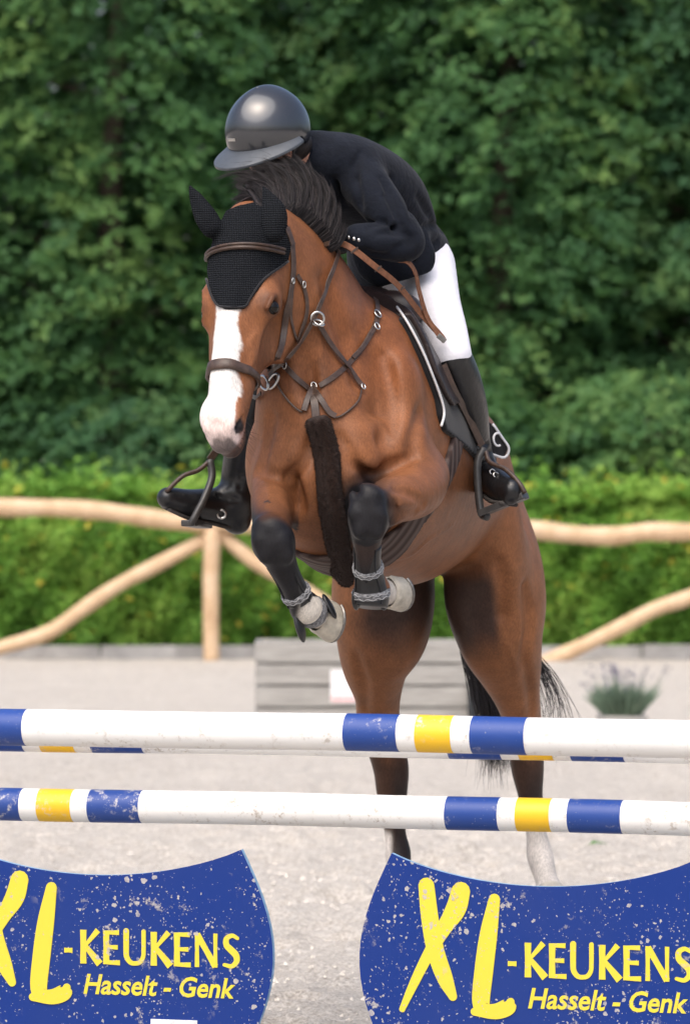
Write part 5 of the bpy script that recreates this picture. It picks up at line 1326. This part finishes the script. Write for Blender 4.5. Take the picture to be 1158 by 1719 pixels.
stirrup(catmull([P(812, 752, 16.03), P(801, 778, 16.02), P(803, 830, 16.01), P(808, 862, 16.00), P(818, 868, 15.98)], 5), (P(806, 862, 15.99), P(882, 832, 15.93), UPV), sl,
        'dark stirrup holding the rider\'s left boot, beside the saddle pad\'s rear corner', .0125,
        catmull([P(814, 756, 16.03), P(822, 776, 16.00), P(848, 788, 15.96), P(870, 810, 15.92), P(881, 828, 15.91)], 5))
sl = catmull([P(440, 640, 16.19), P(405, 700, 16.28), P(372, 745, 16.33), P(352, 772, 16.33)], 5)
stirrup(catmull([P(352, 772, 16.33), P(356, 800, 16.32), P(344, 835, 16.29), P(328, 866, 16.27), P(321, 880, 16.27)], 5), (P(318, 878, 16.29), P(343, 882, 16.47), UPV), sl,
        'dark stirrup holding the rider\'s right boot, left of the horse\'s chest', .0120,
        catmull([P(352, 774, 16.33), P(332, 790, 16.31), P(306, 800, 16.29), P(279, 826, 16.28)], 5))
# ------------------------------------------------------------------ mane and tail, strand by strand
def hair_material():
    m, nt, b = mat_new('horse_hair')
    a = N(nt, 'ShaderNodeAttribute', attribute_name='tone')
    nt.links.new(ramp(nt, a.outputs['Fac'], [(0, (.006, .005, .0055)), (.6, (.015, .012, .013)), (1, (.046, .036, .036))]), b.inputs['Base Color'])
    b.inputs['Roughness'].default_value = .5; b.inputs['Specular IOR Level'].default_value = .3; return m
M_mane = hair_material()
def strands(name, paths, r, parent, seed):
    """paths: list of equal or unequal point lists; three-sided tapering hairs"""
    rng = np.random.default_rng(seed); V, F, T = [], [], []; base = 0; groups = {}
    for p in paths: groups.setdefault(len(p), []).append(p)
    for m, ps in groups.items():
        A = np.array(ps); n = len(A); tone = rng.random(n); up = rng.normal(0, 1, (n, 1, 3))
        t = np.empty_like(A); t[:, 1:-1] = A[:, 2:] - A[:, :-2]; t[:, 0] = A[:, 1] - A[:, 0]; t[:, -1] = A[:, -1] - A[:, -2]; t /= np.linalg.norm(t, axis=2, keepdims=True) + 1e-9
        u = np.cross(t, up); u /= np.linalg.norm(u, axis=2, keepdims=True) + 1e-9; w = np.cross(t, u)
        k = (r * (1 - .85 * (np.arange(m) / (m - 1)) ** 2))[None, :, None] * (.8 + .4 * tone)[:, None, None]
        R = np.stack([A + k * (math.cos(a) * u + math.sin(a) * w) for a in (0, 2.094, 4.189)], 2)
        I = base + np.arange(n * m * 3).reshape(n, m, 3)
        F.append(np.stack((I[:, :-1], np.roll(I[:, :-1], -1, 2), np.roll(I[:, 1:], -1, 2), I[:, 1:]), -1).reshape(-1, 4))
        V.append(R.reshape(-1, 3)); T.append(np.repeat(tone, m * 3)); base += n * m * 3
    me = arrays_mesh(name, np.concatenate(V), np.concatenate(F)); attr(me, 'tone', np.concatenate(T)); return link(name, me, M_mane, parent)
rng = np.random.default_rng(11)
# guide locks: rooted along the crest, thrown up and swept back over the rider's chest
guides = [[(436, 350, 15.36), (428, 338, 15.40), (418, 332, 15.43), (406, 336, 15.46), (398, 345, 15.48)],
          [(455, 349, 15.38), (444, 328, 15.43), (428, 315, 15.46), (410, 318, 15.49), (400, 330, 15.50)],
          [(472, 350, 15.41), (462, 322, 15.46), (440, 304, 15.49), (415, 302, 15.51), (398, 312, 15.52)],
          [(488, 350, 15.43), (484, 318, 15.48), (462, 292, 15.51), (432, 286, 15.53), (405, 298, 15.54)],
          [(503, 353, 15.45), (505, 316, 15.50), (486, 286, 15.53), (455, 276, 15.55), (425, 284, 15.56)],
          [(518, 360, 15.47), (520, 322, 15.52), (502, 288, 15.55), (472, 268, 15.57), (440, 274, 15.58)],
          [(532, 372, 15.49), (534, 335, 15.53), (520, 300, 15.56), (494, 274, 15.58), (462, 266, 15.59)],
          [(545, 386, 15.51), (547, 352, 15.54), (536, 318, 15.57), (514, 288, 15.59), (486, 272, 15.60)],
          [(556, 400, 15.52), (560, 372, 15.54), (552, 342, 15.56), (534, 312, 15.58), (510, 292, 15.60)],
          [(566, 414, 15.53), (575, 395, 15.55), (574, 372, 15.56), (562, 348, 15.57), (542, 328, 15.58)]]
G = [catmull([P(*q) for q in g], 4) for g in guides]
paths = []
for lock in range(210):
    u = rng.random() * (len(G) - 1.001); k = int(u); f = u - k
    L0 = rng.uniform(.5, 1.0); lj = rng.normal(0, .009, 3); lc = rng.normal(0, .028, 3); ph = rng.uniform(0, 6.28); fr = rng.uniform(3, 6); am = rng.uniform(.004, .016)
    if u > 5.5: L0 *= .72
    for i in range(40):
        L = L0 * rng.uniform(.82, 1.06); jit = rng.normal(0, .0045, 3); c2 = rng.normal(0, .007, 3) * (3.5 if rng.random() < .07 else 1)
        path = []
        for j in range(len(G[0])):
            t = j / (len(G[0]) - 1) * L; x = min(t * (len(G[0]) - 1), len(G[0]) - 1.001); a = int(x); e = x - a
            p = (G[k][a] * (1 - e) + G[k][a + 1] * e) * (1 - f) + (G[k + 1][a] * (1 - e) + G[k + 1][a + 1] * e) * f
            pinch = 1 - .55 * t
            p = p + lj * min(1, t * 3) + lc * t * t + jit * pinch + c2 * t * t + am * math.sin(fr * t * 2 + ph) * np.array((.5, .4, .8)) * t
            path.append(p)
        r0, nn = near_horse(path[0], -.006); path[0] = r0
        paths.append(path)
strands('mane', paths, .0009, horse, 5)
tg = [[(758, 720, 17.36), (765, 830, 17.52), (770, 960, 17.62), (775, 1075, 17.66), (790, 1130, 17.64), (806, 1195, 17.60), (815, 1260, 17.55), (820, 1325, 17.50)],
      [(760, 720, 17.36), (775, 830, 17.52), (790, 960, 17.62), (800, 1075, 17.66), (815, 1140, 17.64), (828, 1200, 17.60), (838, 1260, 17.55), (842, 1300, 17.50)],
      [(762, 720, 17.36), (790, 830, 17.52), (830, 960, 17.64), (880, 1080, 17.68), (915, 1130, 17.66), (932, 1170, 17.62), (935, 1200, 17.58), (930, 1245, 17.52)],
      [(762, 720, 17.36), (780, 830, 17.52), (810, 960, 17.62), (840, 1080, 17.66), (850, 1150, 17.64), (848, 1220, 17.60), (835, 1270, 17.55), (822, 1312, 17.50)]]
T = [catmull([P(*q) for q in g], 3) for g in tg]
paths = []
for i in range(1500):
    w = rng.random(4) ** 3 * np.array((1.2, 1.0, .26, .7)); w /= w.sum()
    L = rng.uniform(.72, 1.0); jit = rng.normal(0, .012, 3); c = rng.normal(0, .03, 3)
    m = int(len(T[0]) * L)
    paths.append([sum(w[k] * T[k][j] for k in range(4)) + jit * min(1, j / 4) + c * (j / len(T[0])) ** 2 for j in range(m)])
for i in range(35):
    jit = rng.normal(0, .010, 3); c = rng.normal(0, .05, 3)
    paths.append([T[2][j] + jit * min(1, j / 4) + c * (j / len(T[0])) ** 3 for j in range(len(T[0]))])
strands('tail', paths, .0017, horse, 6)

# whiskers on lips and chin
paths = []
for i in range(46):
    t, s_, n_ = rng.uniform(.84, 1.0), rng.choice((-1, 1)) * rng.uniform(.02, .065), rng.uniform(-.15, -.06)
    a, b = near_horse(HP(t, s_, n_), -.002); L = rng.uniform(.02, .055); d = unit(b + HA * rng.uniform(0, .7) + rng.normal(0, .25, 3))
    paths.append([a + d * L * k / 4 + UPV * -.010 * (k / 4) ** 2 for k in range(5)])
tag(strands('whiskers', paths, .0006, horse, 8), kind='stuff')
